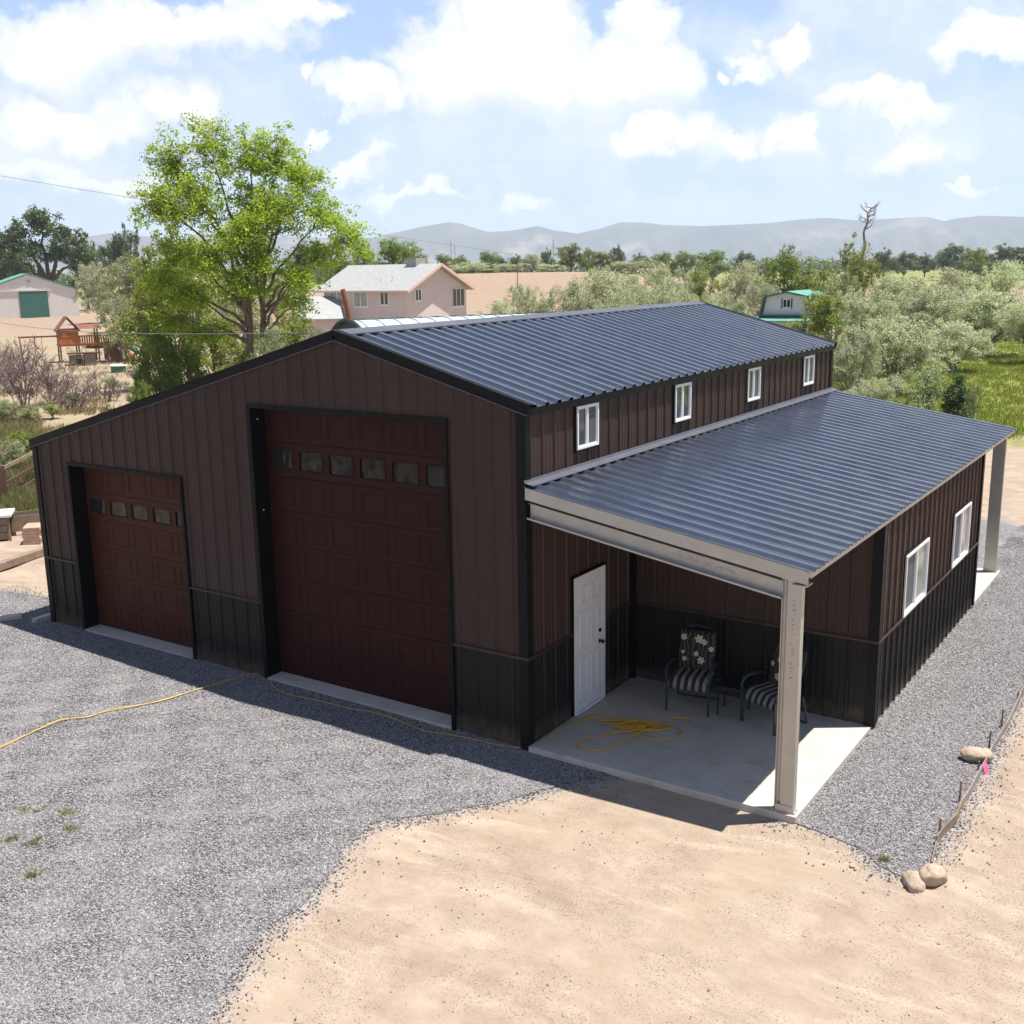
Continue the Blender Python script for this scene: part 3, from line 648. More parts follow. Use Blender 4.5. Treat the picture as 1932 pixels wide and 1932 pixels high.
for a, b in ((-RW, SD[0]-.0), (SD[1], LD[0]), (LD[1], .036)): mb.box(a, b, -.040, -.026, WZ-.012, WZ+.022)
mb.box(.026, .040, -.026, DR[0]-.035, WZ-.012, WZ+.022); mb.box(.026, .040, DR[1]+.09, PY0-.03, WZ-.012, WZ+.022)
mb.box(.04, PD+.04, PY0-.040, PY0-.026, WZ-.012, WZ+.022); mb.box(PD+.030, PD+.046, PY0-.026, PY1, WZ-.014, WZ+.022)
mb.split('belt_trim', MAT['browntrim'], BLD)
# door opening reveals
mb = MB()
for (a, b, h) in (SD, LD):
    mb.box(a-.0, a+.012, -.042, .26, -.1, h); mb.box(b-.012, b, -.042, .26, -.1, h); mb.box(a+.012, b-.012, -.042, .26, h-.012, h)
    mb.box(a-.05, a, -.045, -.026, -.1, h+.05); mb.box(b, b+.05, -.045, -.026, -.1, h+.05); mb.box(a, b, -.045, -.026, h, h+.05)
mb.split('jamb', MAT['trim'], BLD)
mb = MB()
for x, z in ((LD[0]+.013, 4.15), (LD[0]+.013, 2.72)): mb.box(x, x+.006, .09, .115, z, z+.02)
mb.split('jamb_screw', MAT['white'], BLD)
# floor slab, showing as light strips at the door openings
mb = MB(); mb.box(-RW+.03, -.03, .03, RL-.03, -.3, -.004)
for (a, b, h) in (SD, LD): mb.box(a+.014, b-.014, -.055, .029, -.3, -.006)
mb.split('floor_slab', MAT['conc'], BLD)
# --- garage doors
def garage_door(a, b, h, rows, cols, mat, label):
    y = .26; d = MB(); sh = h/rows; cw = (b-a)/cols
    grp = MB()
    for r in range(rows):
        z1 = h-r*sh; z0 = z1-sh
        if r == 1:  # glazed row: rails and stiles round the panes
            d.box(a, b, y, y+.04, z1-.11, z1-.004); d.box(a, b, y, y+.04, z0+.004, z0+.11)
            for c in range(cols+1):
                xc = a+c*cw; d.box(max(a, xc-.06), min(b, xc+.06), y+.001, y+.04, z0+.11, z1-.11)
            continue
        d.box(a, b, y, y+.04, z0+.004, z1-.004)
        for c in range(cols):
            x0 = a+c*cw+.06; x1 = a+(c+1)*cw-.06; q0 = z0+.075; q1 = z1-.075
            # stamped frame with a raised field inside
            for k, (e0, e1, dep) in enumerate(((0, .016, .006), (.045, .056, .004))):
                grp.box(x0+e0, x1-e0, y-dep, y-.0005, q1-e1, q1-e0); grp.box(x0+e0, x1-e0, y-dep, y-.0005, q0+e0, q0+e1)
                grp.box(x0+e0, x0+e1, y-dep, y-.0005, q0+e1, q1-e1); grp.box(x1-e1, x1-e0, y-dep, y-.0005, q0+e1, q1-e1)
    dr = d.build('garage_door', mat, BLD, label=label)
    grp.build('panel_moulding', mat, dr)
    z1 = h-sh; z0 = z1-sh
    for c in range(cols):
        x0 = a+c*cw+.06; x1 = a+(c+1)*cw-.06; q0 = z0+.11; q1 = z1-.11
        m2 = MB(); m2.box(x0, x1, y+.018, y+.024, q0, q1); m2.build('window_pane', MAT['dglass'], dr)
        m2 = MB(); w = .014
        m2.box(x0, x1, y-.008, y+.016, q1-w, q1); m2.box(x0, x1, y-.008, y+.016, q0, q0+w); m2.box(x0, x0+w, y-.008, y+.016, q0+w, q1-w); m2.box(x1-w, x1, y-.008, y+.016, q0+w, q1-w)
        m2.build('pane_frame', mat, dr)
    m2 = MB(); m2.box(a+.014, b-.014, y+.005, y+.035, -.005, .03); m2.build('bottom_seal', MAT['dark'], dr)
garage_door(SD[0]+.013, SD[1]-.013, SD[2]-.013, 6, 5, MAT['russet'], 'smaller russet garage door with a row of five windows')
garage_door(LD[0]+.013, LD[1]-.013, LD[2]-.013, 8, 6, MAT['mahog'], 'tall mahogany red garage door with a row of six windows')
mb = MB()
for (a, b, h) in (SD, LD): mb.box(a-.3, b+.3, .32, .34, 0, h+.2)
mb.split('door_backing', MAT['dark'], BLD)
# --- roofs
Ty0, Ty1 = -.035, RL+.035
mb = MB(); cosr = math.cos(math.atan(slR)); lenR = math.hypot(-XR+.10, (-XR+.10)*slR)
dR = Vector((1, 0, -slR)).normalized(); nR = Vector((slR, 0, 1)).normalized()
ribs(mb, (XR, 0, HR), (0, 1, 0), dR, nR, Ty0, Ty1, .02, lenR, .10, .042, .007)
mb.build('roof', MAT['roof'], BLD, label='dark blue-grey ribbed main roof slope above the small windows')
dL = Vector((-1, 0, -slL)).normalized(); nL = Vector((-slL, 0, 1)).normalized(); lenL = math.hypot(RW+XR+.10, (RW+XR+.10)*slL)
mb = MB(); ribs(mb, (XR, 0, HR), (0, 1, 0), dL, nL, Ty0, Ty1, .02, lenL, .10, .036, .007); mb.build('roof', MAT['roof'], BLD)
mb = MB()
A0 = Vector((XR, 0, HR+.052))
for dd, nn in ((dR, nR), (dL, nL)):
    e = A0+dd*.22-nn*.0; vs = [A0+Vector((0, y, 0)) for y in (Ty0-.01, Ty1+.01)]+[e+Vector((0, y, 0)) for y in (Ty1+.01, Ty0-.01)]
    mb.add(vs, [(0, 1, 2, 3)]); k = e-nn*.02+dd*.004; mb.add([e+Vector((0, Ty0, 0)), e+Vector((0, Ty1, 0)), k+Vector((0, Ty1, 0)), k+Vector((0, Ty0, 0))], [(0, 1, 2, 3)])
mb.build('ridge_cap', MAT['flash'], BLD)
# rake trim, front and back
for yo, s in ((Ty0-.004, -1), (Ty1+.004, 1)):
    mb = MB()
    for dd, nn, ln in ((dR, nR, lenR), (dL, nL, lenL)):
        P = Vector((XR, 0, HR))
        def q(l, n_, y): p = P+dd*l+nn*n_; return (p.x, y, p.z)
        y1 = yo; y2 = yo-s*.008
        lo = -.088
        for (n0, n1, ya, yb) in ((lo, .044, y1, y2), (.044, .052, y1, y2-s*.10)):
            vs = [q(l, nn_, y) for y in (ya, yb) for l in (0.0 if n0 < .04 else 0.0, ln) for nn_ in (n0, n1)]
            mb.add(vs, [(0, 1, 3, 2), (4, 6, 7, 5), (0, 4, 5, 1), (2, 3, 7, 6), (0, 2, 6, 4), (1, 5, 7, 3)])
    mb.split('rake_trim', MAT['trim'], BLD)
mb = MB(); P = Vector((XR, 0, HR))
for dd, nn, ln in ((dR, nR, lenR), (dL, nL, lenL)):
    a = P+dd*.0-nn*.094; b = P+dd*ln-nn*.094; mb.beam((a.x, Ty0-.008, a.z), (b.x, Ty0-.008, b.z), .014, .012)
mb.split('rake_edge', MAT['flash'], BLD)
# eave trim of the main roof
ez = HR-(-XR+.085)*slR
mb = MB(); mb.box(.065, .080, Ty0, Ty1, ez-.105, ez-.008); mb.box(.0, .065, Ty0, Ty1, ez-.105, ez-.095)
xl = -RW-.085; zl = HR-(XR-xl)*slL; mb.box(xl, xl+.012, Ty0, Ty1, zl-.13, zl-.008); mb.split('eave_trim', MAT['trim'], BLD)
# lean-to / porch roof
LX = 3.86; dP = Vector((1, 0, -.1585)).normalized(); nP = Vector((.1585, 0, 1)).normalized(); lenP = (LX-.02)/dP.x
mb = MB(); ribs(mb, (.02, 0, lean(.02)), (0, 1, 0), dP, nP, -.07, RL+.06, 0, lenP, .06, .042, .007)
mb.build('porch_roof', MAT['roof'], BLD, label='dark blue-grey ribbed roof over the porch and lean-to')
mb = MB(); p0 = Vector((.034, 0, lean(.02)+.085)); p1 = Vector((.045, 0, lean(.02)+.048)); p2 = p1+dP*.13
ya, yb = -.075, RL+.065
for a, b in ((p0, p1), (p1, p2)):
    mb.add([(a.x, ya, a.z), (a.x, yb, a.z), (b.x, yb, b.z), (b.x, ya, b.z)], [(0, 1, 2, 3)])
k = p2-nP*.014; mb.add([(p2.x, ya, p2.z), (p2.x, yb, p2.z), (k.x, yb, k.z), (k.x, ya, k.z)], [(0, 1, 2, 3)])
mb.build('wall_flashing', MAT['flash'], BLD)
# purlins under the porch roof and light sheet edge along its eave
mb = MB()
for xx in (.10, 1.3, 2.5, 3.69):
    z = lean(xx)-.01; mb.box(xx-.03, xx+.03, .0, PY0-.03, z-.16, z-.012); mb.box(xx-.03, xx+.03, PY1+.03, RL, z-.16, z-.012)
mb.split('purlin', MAT['galv'], BLD)
mb = MB(); mb.box(LX-.045, LX-.035, -.04, RL+.04, lean(LX)-.075, lean(LX)-.006); mb.build('eave_angle', MAT['galv'], BLD, label='pale galvanised strip under the porch eave')
# front header: fascia channel, then the lower beam
def chan(mb, xa, xb, ztop, zbot, y, flange, lip=.02, back=True):
    """C channel whose web faces -y, following the roof slope"""
    za = lambda x: lean(x)
    def s(x, z, yy): return (x, yy, za(x)+z)
    def slab(z0, z1, y0, y1):
        vs = [s(x, z, yy) for x in (xa, xb) for yy in (y0, y1) for z in (z0, z1)]
        mb.add(vs, [(0, 1, 3, 2), (4, 6, 7, 5), (0, 4, 5, 1), (2, 3, 7, 6), (0, 2, 6, 4), (1, 5, 7, 3)])
    slab(zbot, ztop, y, y+.006)
    return slab
mb = MB(); sl = chan(mb, .04, 3.79, -.008, -.165, -.062, .06)
sl(-.165, -.159, -.056, .01); sl(-.014, -.008, -.056, .01); mb.split('fascia', MAT['galv'], BLD)
mb = MB(); mb.box(3.765, 3.80, -.066, -.058, lean(3.78)-.17, lean(3.78)-.015); mb.box(3.62, 3.80, -.09, .10, lean(3.78)-.185, lean(3.78)-.172)
mb.split('end_clip', MAT['galv'], BLD)
mb = MB(); sl = chan(mb, .06, 3.49, -.215, -.42, .030, .06)
sl(-.42, -.414, -.058, .030); sl(-.414, -.397, -.058, -.053); sl(-.221, -.215, -.012, .030); mb.build('beam', MAT['galv'], BLD)
# same pair at the rear porch
mb = MB(); sl = chan(mb, .04, 3.79, -.008, -.165, RL+.05, .06); mb.split('fascia', MAT['galv'], BLD)
mb = MB(); sl = chan(mb, .06, 3.49, -.215, -.42, RL-.03, .06); mb.build('beam', MAT['galv'], BLD)
# posts: nested cee sections
def post(y, s):
    m2 = MB(); h = lean(3.6)-.03
    yy = lambda a, b: (min(y+s*a, y+s*b), max(y+s*a, y+s*b))
    def bx(x0, x1, a, b, z0=0.006, z1=h): q = yy(a, b); m2.box(x0, x1, q[0], q[1], z0, z1)
    bx(3.555, 3.715, -.025, .080)                       # wide web
    bx(3.483, 3.555, .016, .076)                        # set back side
    bx(3.476, 3.487, -.010, .016); bx(3.476, 3.483, .016, .076)   # lip
    bx(3.519, 3.525, .006, .016)
    o = m2.build('post', MAT['galv'], BLD)
    m3 = MB(); q = yy(-.04, .10); m3.box(3.45, 3.74, q[0], q[1], .001, .012); m3.box(3.50, 3.71, *yy(-.034, -.026), .012, .09); [m3.box(xx-.009, xx+.009, *yy(-.037, -.019), .012, .03) for xx in (3.463, 3.728)]; m3.build('base_plate', MAT['galv'], o)
    return o
p_front = post(.02, 1); post(RL-.10, -1)
# faint mill stamps on the post and the beam (unreadable strokes as in the photo)
def strokes(mb, n_, seed, vert):
    r_ = random.Random(seed)
    for i in range(n_):
        if i in (3, 8, 12): continue
        for k in range(r_.choice((2, 3, 3, 4))):
            cx, cz = r_.uniform(0, .026), r_.uniform(0, .04); hz_ = r_.random() < .5
            w, h = ((r_.uniform(.014, .026), .0055) if hz_ else (.0055, r_.uniform(.016, .036)))
            if vert: x, z = 3.605+cz*.9, 2.63-i*.058-cx; mb.box(x, x+h, -.0066, -.0054, z, z+w)
            else: x = 2.10+i*.043+cx; z = lean(x)-.33+cz; mb.box(x, x+w, .0285, .0298, z, z+h)
mb = MB(); strokes(mb, 17, 3, True); mb.build('mill_stamp', MAT['ink'], BLD)
mb = MB(); strokes(mb, 19, 4, False); mb.build('mill_stamp', MAT['ink'], BLD)
# --- windows
def slider(ax, x, y0, y1, z0, z1, proud, label, left, right, w=.035):
    """white vinyl slider in a wall facing +x"""
    f = MB(); X0, X1 = x+.0, x+proud
    f.box(X0, X1, y0, y1, z1-w, z1); f.box(X0, X1, y0, y1, z0, z0+w); f.box(X0, X1, y0, y0+w, z0+w, z1-w); f.box(X0, X1, y1-w, y1, z0+w, z1-w)
    ym = (y0+y1)/2; f.box(X0, X1-.008, ym-w*.55, ym+w*.55, z0+w, z1-w)
    wn = f.build('window', MAT['white'], BLD, bevel=.003, label=label)
    for a, b, mt, nm, off in ((y0+w, ym-w*.55, left, 'pane', .010), (ym+w*.55, y1-w, right, 'pane', .016)):
        p = MB(); p.box(X0+off, X0+off+.004, a, b, z0+w, z1-w); p.build(nm, mt, wn)
        if nm == 'pane':
            s_ = MB(); e = .014
            s_.box(X0+off, X1-.018, a, a+e, z0+w, z1-w); s_.box(X0+off, X1-.018, b-e, b, z0+w, z1-w); s_.box(X0+off, X1-.018, a+e, b-e, z0+w, z0+w+e); s_.box(X0+off, X1-.018, a+e, b-e, z1-w-e, z1-w)
            s_.build('sash', MAT['white'], wn)
    t_ = MB(); t_.box(x+.0, x+.034, y0-.028, y0-.001, z0-.03, z1+.03); t_.box(x, x+.034, y1+.001, y1+.028, z0-.03, z1+.03); t_.box(x, x+.040, y0-.001, y1+.001, z1+.001, z1+.028); t_.box(x, x+.036, y0-.001, y1+.001, z0-.028, z0-.001)
    t_.build('window_trim', MAT['trim'], wn)
for i, (a, b) in enumerate(UW): slider('x', .0, a, b, *UZ, .052, None, MAT['glass' if i else 'glass'], MAT['screen'] if i == 0 else MAT['glass'])
for a, b in SW: slider('x', PD, a, b, *SZ, .058, None, MAT['screen'], MAT['paleglass'], .04)
# backing inside so that no daylight leaks through the shell
mb = MB(); mb.box(-.012, -.006, .2, RL-.2, 0, 4.6); mb.box(PD-.012, PD-.006, PY0+.1, PY1-.1, 0, 2.9); mb.split('inner_liner', MAT['dark'], BLD)
# --- entry door
mb = MB(); mb.box(.006, .038, DR[0]+.02, DR[1]-.05, .035, DR[2]-.03)
ed = mb.build('entry_door', MAT['white'], BLD, bevel=.003, label='white entry door under the porch')
mb = MB(); ya0, yb0 = DR[0]+.02, DR[1]-.05; wd = (yb0-ya0)
for (c0, c1) in ((.14, .46), (.54, .86)):
    for (z0, z1) in ((.20, .82), (.96, 1.52), (1.64, 1.90)):
        a, b = ya0+wd*c0, ya0+wd*c1
        for (e0, e1, d_) in ((0, .016, .007), (.034, .044, .005)):
            mb.box(.0385, .0385+d_, a+e0, b-e0, z1-e1, z1-e0); mb.box(.0385, .0385+d_, a+e0, b-e0, z0+e0, z0+e1); mb.box(.0385, .0385+d_, a+e0, a+e1, z0+e1, z1-e1); mb.box(.0385, .0385+d_, b-e1, b-e0, z0+e1, z1-e1)
mb.build('door_panel', MAT['white'], ed)
mb = MB(); mb.box(.004, .052, DR[1]-.042, DR[1]+.045, .0, DR[2]+.01); mb.box(.004, .050, DR[0]-.03, DR[0]+.012, .0, DR[2]+.01); mb.box(.004, .050, DR[0]+.012, DR[1]-.042, DR[2]-.025, DR[2]+.01)
mb.box(.004, .075, DR[0]+.012, DR[1]-.042, .002, .030); mb.split('door_frame', MAT['white'], ed)
mb = MB(); mb.box(.0, .045, DR[0]-.055, DR[0]-.031, 0, DR[2]+.04); mb.box(.0, .045, DR[1]+.046, DR[1]+.07, 0, DR[2]+.04); mb.box(.0, .056, DR[0]-.055, DR[1]+.07, DR[2]+.011, DR[2]+.04); mb.split('door_trim', MAT['trim'], ed)
mb = MB(); yk = yb0-.065
mb.tube([(.038, yk, .93), (.085, yk, .93)], .014, 10); mb.tube([(.080, yk, .93), (.088, yk, .93), (.11, yk, .93), (.122, yk, .93)], [.02, .031, .031, .015], 14); mb.tube([(.038, yk, .93), (.045, yk, .93)], .034, 14); mb.build('door_knob', MAT['dark'], ed, smooth=False)
mb = MB(); mb.tube([(.038, yk, 1.10), (.062, yk, 1.10)], .029, 14); mb.build('deadbolt', MAT['dark'], ed)

# ------------------------------------------------------------------ patio slab
mb = MB(); mb.box(.03, PD, -.055, RL+.03, -.26, -.0)
o = mb.build('patio', MAT['conc'], None, bevel=.008); tag(o, 'pale concrete porch slab', kind='structure')

# ------------------------------------------------------------------ porch furniture
t = NT('striped_cushion'); sx = t.n('ShaderNodeSeparateXYZ'); t.l(t.tc.outputs['Object'], sx.inputs[0])
fr = t.math('FRACT', t.math('MULTIPLY', t.math('ADD', sx.outputs[0], 10.0), 9.2))
def band(lo, hi): return t.math('MULTIPLY', t.math('GREATER_THAN', fr, lo), t.math('LESS_THAN', fr, hi))
s1 = t.math('MAXIMUM', band(.10, .20), t.math('MAXIMUM', band(.27, .35), band(.42, .52)))
cst = t.mix(s1, (.018, .020, .028), (.40, .38, .34)); t.set(Base_Color=cst, Roughness=.9); t.bump(t.noise(60, 3), .1, .004); MAT['stripe'] = t.m
t = NT('floral_cushion'); nz_ = t.noise(9, 2, .5, out=1)
wv = t.n('ShaderNodeTexWave'); wv.inputs['Scale'].default_value = 4.5; wv.inputs['Distortion'].default_value = 9; wv.inputs['Detail'].default_value = 1.5; t.l(t.tc.outputs['Object'], wv.inputs[0])
ct = t.ramp(wv.outputs['Fac'], [(.0, (.010, .011, .012)), (.55, (.014, .016, .014)), (.72, (.06, .075, .045)), (.86, (.10, .11, .10)), (1, (.03, .035, .03))])
t.set(Base_Color=ct, Roughness=.9); MAT['floral'] = t.m
MAT['petal'] = simple('cream_petal', (.62, .56, .40), .9, 0, .08, 8)
MAT['petalc'] = simple('brown_petal_centre', (.16, .09, .04), .9)
def cushion(w, d, h, n1=10, n2=10):
    """puffed slab, x wide, y deep"""
    mb = MB(); vs = []; 
    for side in (1, -1):
        for j in range(n2+1):
            for i in range(n1+1):
                a = i/n1*2-1; b = j/n2*2-1; e = (1-a**6)*(1-b**6)
                vs.append((a*w/2, b*d/2, side*(h*.5*(.35+.65*max(0, e)**.5) if (abs(a) < 1 and abs(b) < 1) else h*.18)))
    fs = []; q = (n1+1)
    for s_ in range(2):
        o_ = s_*q*(n2+1)
        for j in range(n2):
            for i in range(n1):
                f = (o_+j*q+i, o_+j*q+i+1, o_+(j+1)*q+i+1, o_+(j+1)*q+i); fs.append(f if s_ == 0 else f[::-1])
    o_ = q*(n2+1)
    for i in range(n1): fs.append((i, o_+i, o_+i+1, i+1)); fs.append((n2*q+i, n2*q+i+1, o_+n2*q+i+1, o_+n2*q+i))
    for j in range(n2): fs.append((j*q, (j+1)*q, o_+(j+1)*q, o_+j*q)); fs.append((j*q+n1, o_+j*q+n1, o_+(j+1)*q+n1, (j+1)*q+n1))
    return mb.add(vs, fs)
FLW = [(-.20, .20, .055), (.03, .19, .07), (.11, .15, .05), (.0, -.03, .045), (.08, -.12, .062), (-.17, -.12, .04), (.22, .06, .045), (-.2, -.02, .03)]
def chair(loc, rz, label, seed):
    r = thing('patio_chair', label, 'chair', loc, rz, 'cushioned patio chairs under the porch')
    w = .31
    # front is -y
    for s in (-1, 1):
        m2 = MB(); m2.beam((s*w, -.30, .0), (s*w, -.30, .50), .045, .022); m2.build('leg', MAT['chair'], r)
        m2 = MB(); m2.tube([(s*w, .34, .02), (s*w, .30, .25), (s*w, .24, .44)], .016, 8); m2.build('leg', MAT['chair'], r)
        m2 = MB(); pts = [(s*w, -.30, .46), (s*(w+.012), -.31, .56), (s*(w+.018), -.27, .635), (s*(w+.018), -.16, .665), (s*(w+.012), .02, .66), (s*w, .20, .63)]
        m2.tube(pts, [.017, .02, .022, .022, .02, .017], 8); m2.build('armrest', MAT['chair'], r, smooth=True)
    m2 = MB(); m2.tube([(-.22, .20, .42), (-.25, .28, .75), (-.25, .36, 1.02), (-.18, .385, 1.10), (0, .39, 1.125), (.18, .385, 1.10), (.25, .36, 1.02), (.25, .28, .75), (.22, .20, .42)], .013, 8); m2.build('back_frame', MAT['chair'], r, smooth=True)
    m2 = MB(); m2.beam((-w, -.28, .36), (w, -.28, .36), .02, .03); m2.beam((-w, .26, .36), (w, .26, .36), .02, .03); m2.beam((-.27, -.28, .365), (-.27, .26, .365), .02, .02); m2.beam((.27, -.28, .365), (.27, .26, .365), .02, .02); m2.build('seat_frame', MAT['chair'], r)
    m2 = MB(); m2.tube([(-w, .34, .02), (w, .34, .02)], .012, 6); m2.build('stretcher', MAT['chair'], r)
    m2 = cushion(.56, .58, .15); vs = []
    for (x, y, z) in m2.v:
        vs.append((x, y-.05, z+.46-.10*max(0, (-y-.16)/.13)**2*.6)); 
    m2.v = vs; m2.build('seat_cushion', MAT['stripe'], r, smooth=True)
    m2 = cushion(.54, .62, .13); ca_, sa_ = math.cos(math.radians(76)), math.sin(math.radians(76))
    def tf(x, y, z): return (x, .235+y*ca_-z*sa_, .77+y*sa_+z*ca_)
    m2.v = [tf(*p) for p in m2.v]; bc = m2.build('back_cushion', MAT['floral'], r, smooth=True)
    m3 = MB(); m4 = MB(); rr = random.Random(seed)
    for (fx, fy, fr_) in FLW:
        if seed > 1: fx, fy = -fx*.9+rr.uniform(-.03, .03), fy*.9-.04
        a0 = rr.uniform(0, 6)
        def top(x, y): a_ = x/.27; b_ = y/.31; e = max(0, (1-a_**6)*(1-b_**6)); return .13*.5*(.35+.65*e**.5)
        for k in range(6):
            a = a0+k*PI/3; c_, s_ = math.cos(a), math.sin(a)
            P = [(0, 0), (.45, .24), (.8, .2), (1, 0), (.8, -.2), (.45, -.24)]
            q = [(fx+fr_*(px_*c_-py_*s_), fy+fr_*(px_*s_+py_*c_)) for px_, py_ in P]
            q = [(max(-.262, min(.262, a_)), max(-.30, min(.30, b_))) for a_, b_ in q]
            m3.poly([tf(a_, b_, top(a_, b_)+.004+.0006*k) for a_, b_ in q])
        q = [(fx+fr_*.16*math.cos(b), fy+fr_*.16*math.sin(b)) for b in np.linspace(0, 5.2, 6)]
        m4.poly([tf(a_, b_, top(a_, b_)+.0095) for a_, b_ in q])
    m3.build('flower_print', MAT['petal'], bc); m4.build('flower_centre', MAT['petalc'], bc)
    return r
def rzf(fx, fy): return math.atan2(fx, -fy)   # local -y turned to (fx,fy)
chair((1.33, 2.40, 0), rzf(.17, -.98), 'patio chair with floral back and striped seat, left of the small table', 1)
chair((2.56, 2.42, 0), rzf(-.38, -.92), 'patio chair with striped seat half hidden behind the galvanised porch post', 2)
st = thing('side_table', 'small dark square side table between the two patio chairs', 'table', (1.93, 2.50, 0), math.radians(8))
mb = MB(); mb.box(-.23, .23, -.23, .23, .425, .45); mb.build('table_top', MAT['dark'], st, bevel=.02)
for sx_ in (-1, 1):
    for sy_ in (-1, 1): mb = MB(); mb.tube([(sx_*.18, sy_*.18, .0), (sx_*.19, sy_*.19, .43)], .013, 8); mb.build('leg', MAT['dark'], st)
mb = MB()
for a, b in (((-.18, -.18), (.18, -.18)), ((.18, -.18), (.18, .18)), ((.18, .18), (-.18, .18)), ((-.18, .18), (-.18, -.18))): mb.beam((*a, .40), (*b, .40), .012, .03)
mb.build('apron', MAT['dark'], st)

# ------------------------------------------------------------------ yellow extension cords
def catmull(P, k=8):
    P = [Vector(p) for p in P]; out = []
    for i in range(len(P)-1):
        p0, p1, p2, p3 = P[max(i-1, 0)], P[i], P[i+1], P[min(i+2, len(P)-1)]
        for j in range(k):
            s = j/k; out.append(.5*((2*p1)+(-p0+p2)*s+(2*p0-5*p1+4*p2-p3)*s*s+(-p0+3*p1-3*p2+p3)*s**3))
    return out+[P[-1]]
def cordpath(px, off=(0, 0)):
    out = []
    for (u, v) in px:
        p = gp(u, v); on = p.x > .03 and p.y > -.055
        if on: d = ray(u, v); q = CAM+d*((0-CAM[2])/d[2]); p = Vector(q)
        out.append((p.x+off[0], p.y+off[1], (0 if on else p.z)+.030 - (.02 if on else 0)))
    return out
A = [(-60, 1440), (0, 1413), (60, 1386), (105, 1366), (130, 1360), (165, 1356), (200, 1346), (250, 1337), (300, 1326), (360, 1308), (420, 1291), (470, 1275), (513, 1277)]
B = [(517, 1277), (512, 1290), (517, 1299), (540, 1312), (575, 1320), (605, 1326), (660, 1340), (700, 1346), (750, 1362), (800, 1382), (850, 1390), (900, 1400), (950, 1411), (985, 1414), (1003, 1411), (1025, 1398), (1052, 1380), (1080, 1368), (1110, 1352), (1135, 1345)]
mb = MB(); mb.tube(catmull(cordpath(A)), .0085, 6)
mb.tube(catmull([(p[0]+.03*math.sin(i*1.7), p[1]+.035+.03*math.cos(i*2.1), p[2]) for i, p in enumerate(cordpath(A[:-1]))]), .008, 6)
o = mb.build('extension_cord', MAT['cord'], smooth=True); tag(o, 'doubled yellow extension cord lying across the sunny gravel to the tall garage door', 'cord')
mb = MB(); mb.tube(catmull(cordpath(B)), .0085, 6); o = mb.build('extension_cord', MAT['cord'], smooth=True); tag(o, 'single yellow extension cord running along the shaded foot of the tall door to the porch', 'cord')
rr = random.Random(12); cx, cy = .95, 1.32
P = [(.16, .86, .012), (.33, 1.28, .012), (.62, 1.42, .012), (.75, 1.20, .012)]
for k in range(46):
    a = k*1.02+.5; ex = .36+.16*math.sin(k*.9); ey = .15+.06*math.cos(k*1.3)
    P.append((cx+ex*math.cos(a)*(.55+.45*rr.random())+.05*rr.uniform(-1, 1), cy+ey*math.sin(a)+.16*math.cos(a)*.6+.04*rr.uniform(-1, 1), .012+.02*rr.random()*(k > 8)))
P += [(1.35, 1.55, .012), (1.62, 1.42, .012), (1.55, 1.12, .012), (1.25, .98, .012), (1.0, 1.05, .03)]
P += [(.70, .72, .012), (.55, .40, .012), (.70, .24, .012), (.93, .33, .012), (1.05, .62, .02), (1.1, .95, .03), (1.22, 1.35, .02), (1.3, 1.85, .012), (1.6, 1.9, .012)]
mb = MB(); mb.tube(catmull(P, 7), .0095, 6); o = mb.build('cord_coil', MAT['coil'], smooth=True); tag(o, 'tangled coil of orange yellow extension cord lying on the porch slab', 'cord')

# ------------------------------------------------------------------ right edge: bender board, stakes, rocks
EDG = thing('landscape_edging', 'thin grey and brown edging board held by stakes along the side gravel strip', 'edging', (5.33, 2.5, -.1))
def edge(pts, name, mat, h=.10):
    m2 = MB()
    for i in range(len(pts)-1):
        a, b = pts[i], pts[i+1]; za, zb = float(Hh(*a)), float(Hh(*b)); m2.beam((a[0]-5.33, a[1]-2.5, za+h/2-.01+.1), (b[0]-5.33, b[1]-2.5, zb+h/2-.01+.1), .014, h)
    return m2.build(name, mat, EDG)
edge([(5.34, -.20), (5.31, .05), (5.285, .25)], 'board', MAT['wood'], .07)
edge([(5.285, .25), (5.31, .55), (5.36, .85), (5.35, 1.10), (5.33, 1.3)], 'board', MAT['wood'], .13)
edge([(5.33, 1.3), (5.35, 1.6), (5.345, 2.2), (5.35, 2.65), (5.34, 3.1), (5.35, 3.6), (5.36, 4.1), (5.345, 4.8), (5.33, 5.3)], 'board', MAT['barkgrey'], .12)
edge([(5.33, 5.3), (5.34, 6.2), (5.36, 7.6), (5.3, 9.5), (5.2, 12), (4.8, 15)], 'board', MAT['wood'], .12)
for (x, y, h) in ((5.27, .42, .26), (5.28, 1.42, .30), (5.29, 2.45, .14), (5.28, 3.2, .28), (5.29, 4.0, .30), (5.30, 5.2, .16), (5.31, 6.6, .28), (5.30, 8.3, .25)):
    m2 = MB(); m2.beam((x-5.33, y-2.5, -.02), (x-5.33+.01, y-2.5, h+.04), .022, .018, (0, 1, 0)); m2.build('stake', MAT['wood'], EDG)
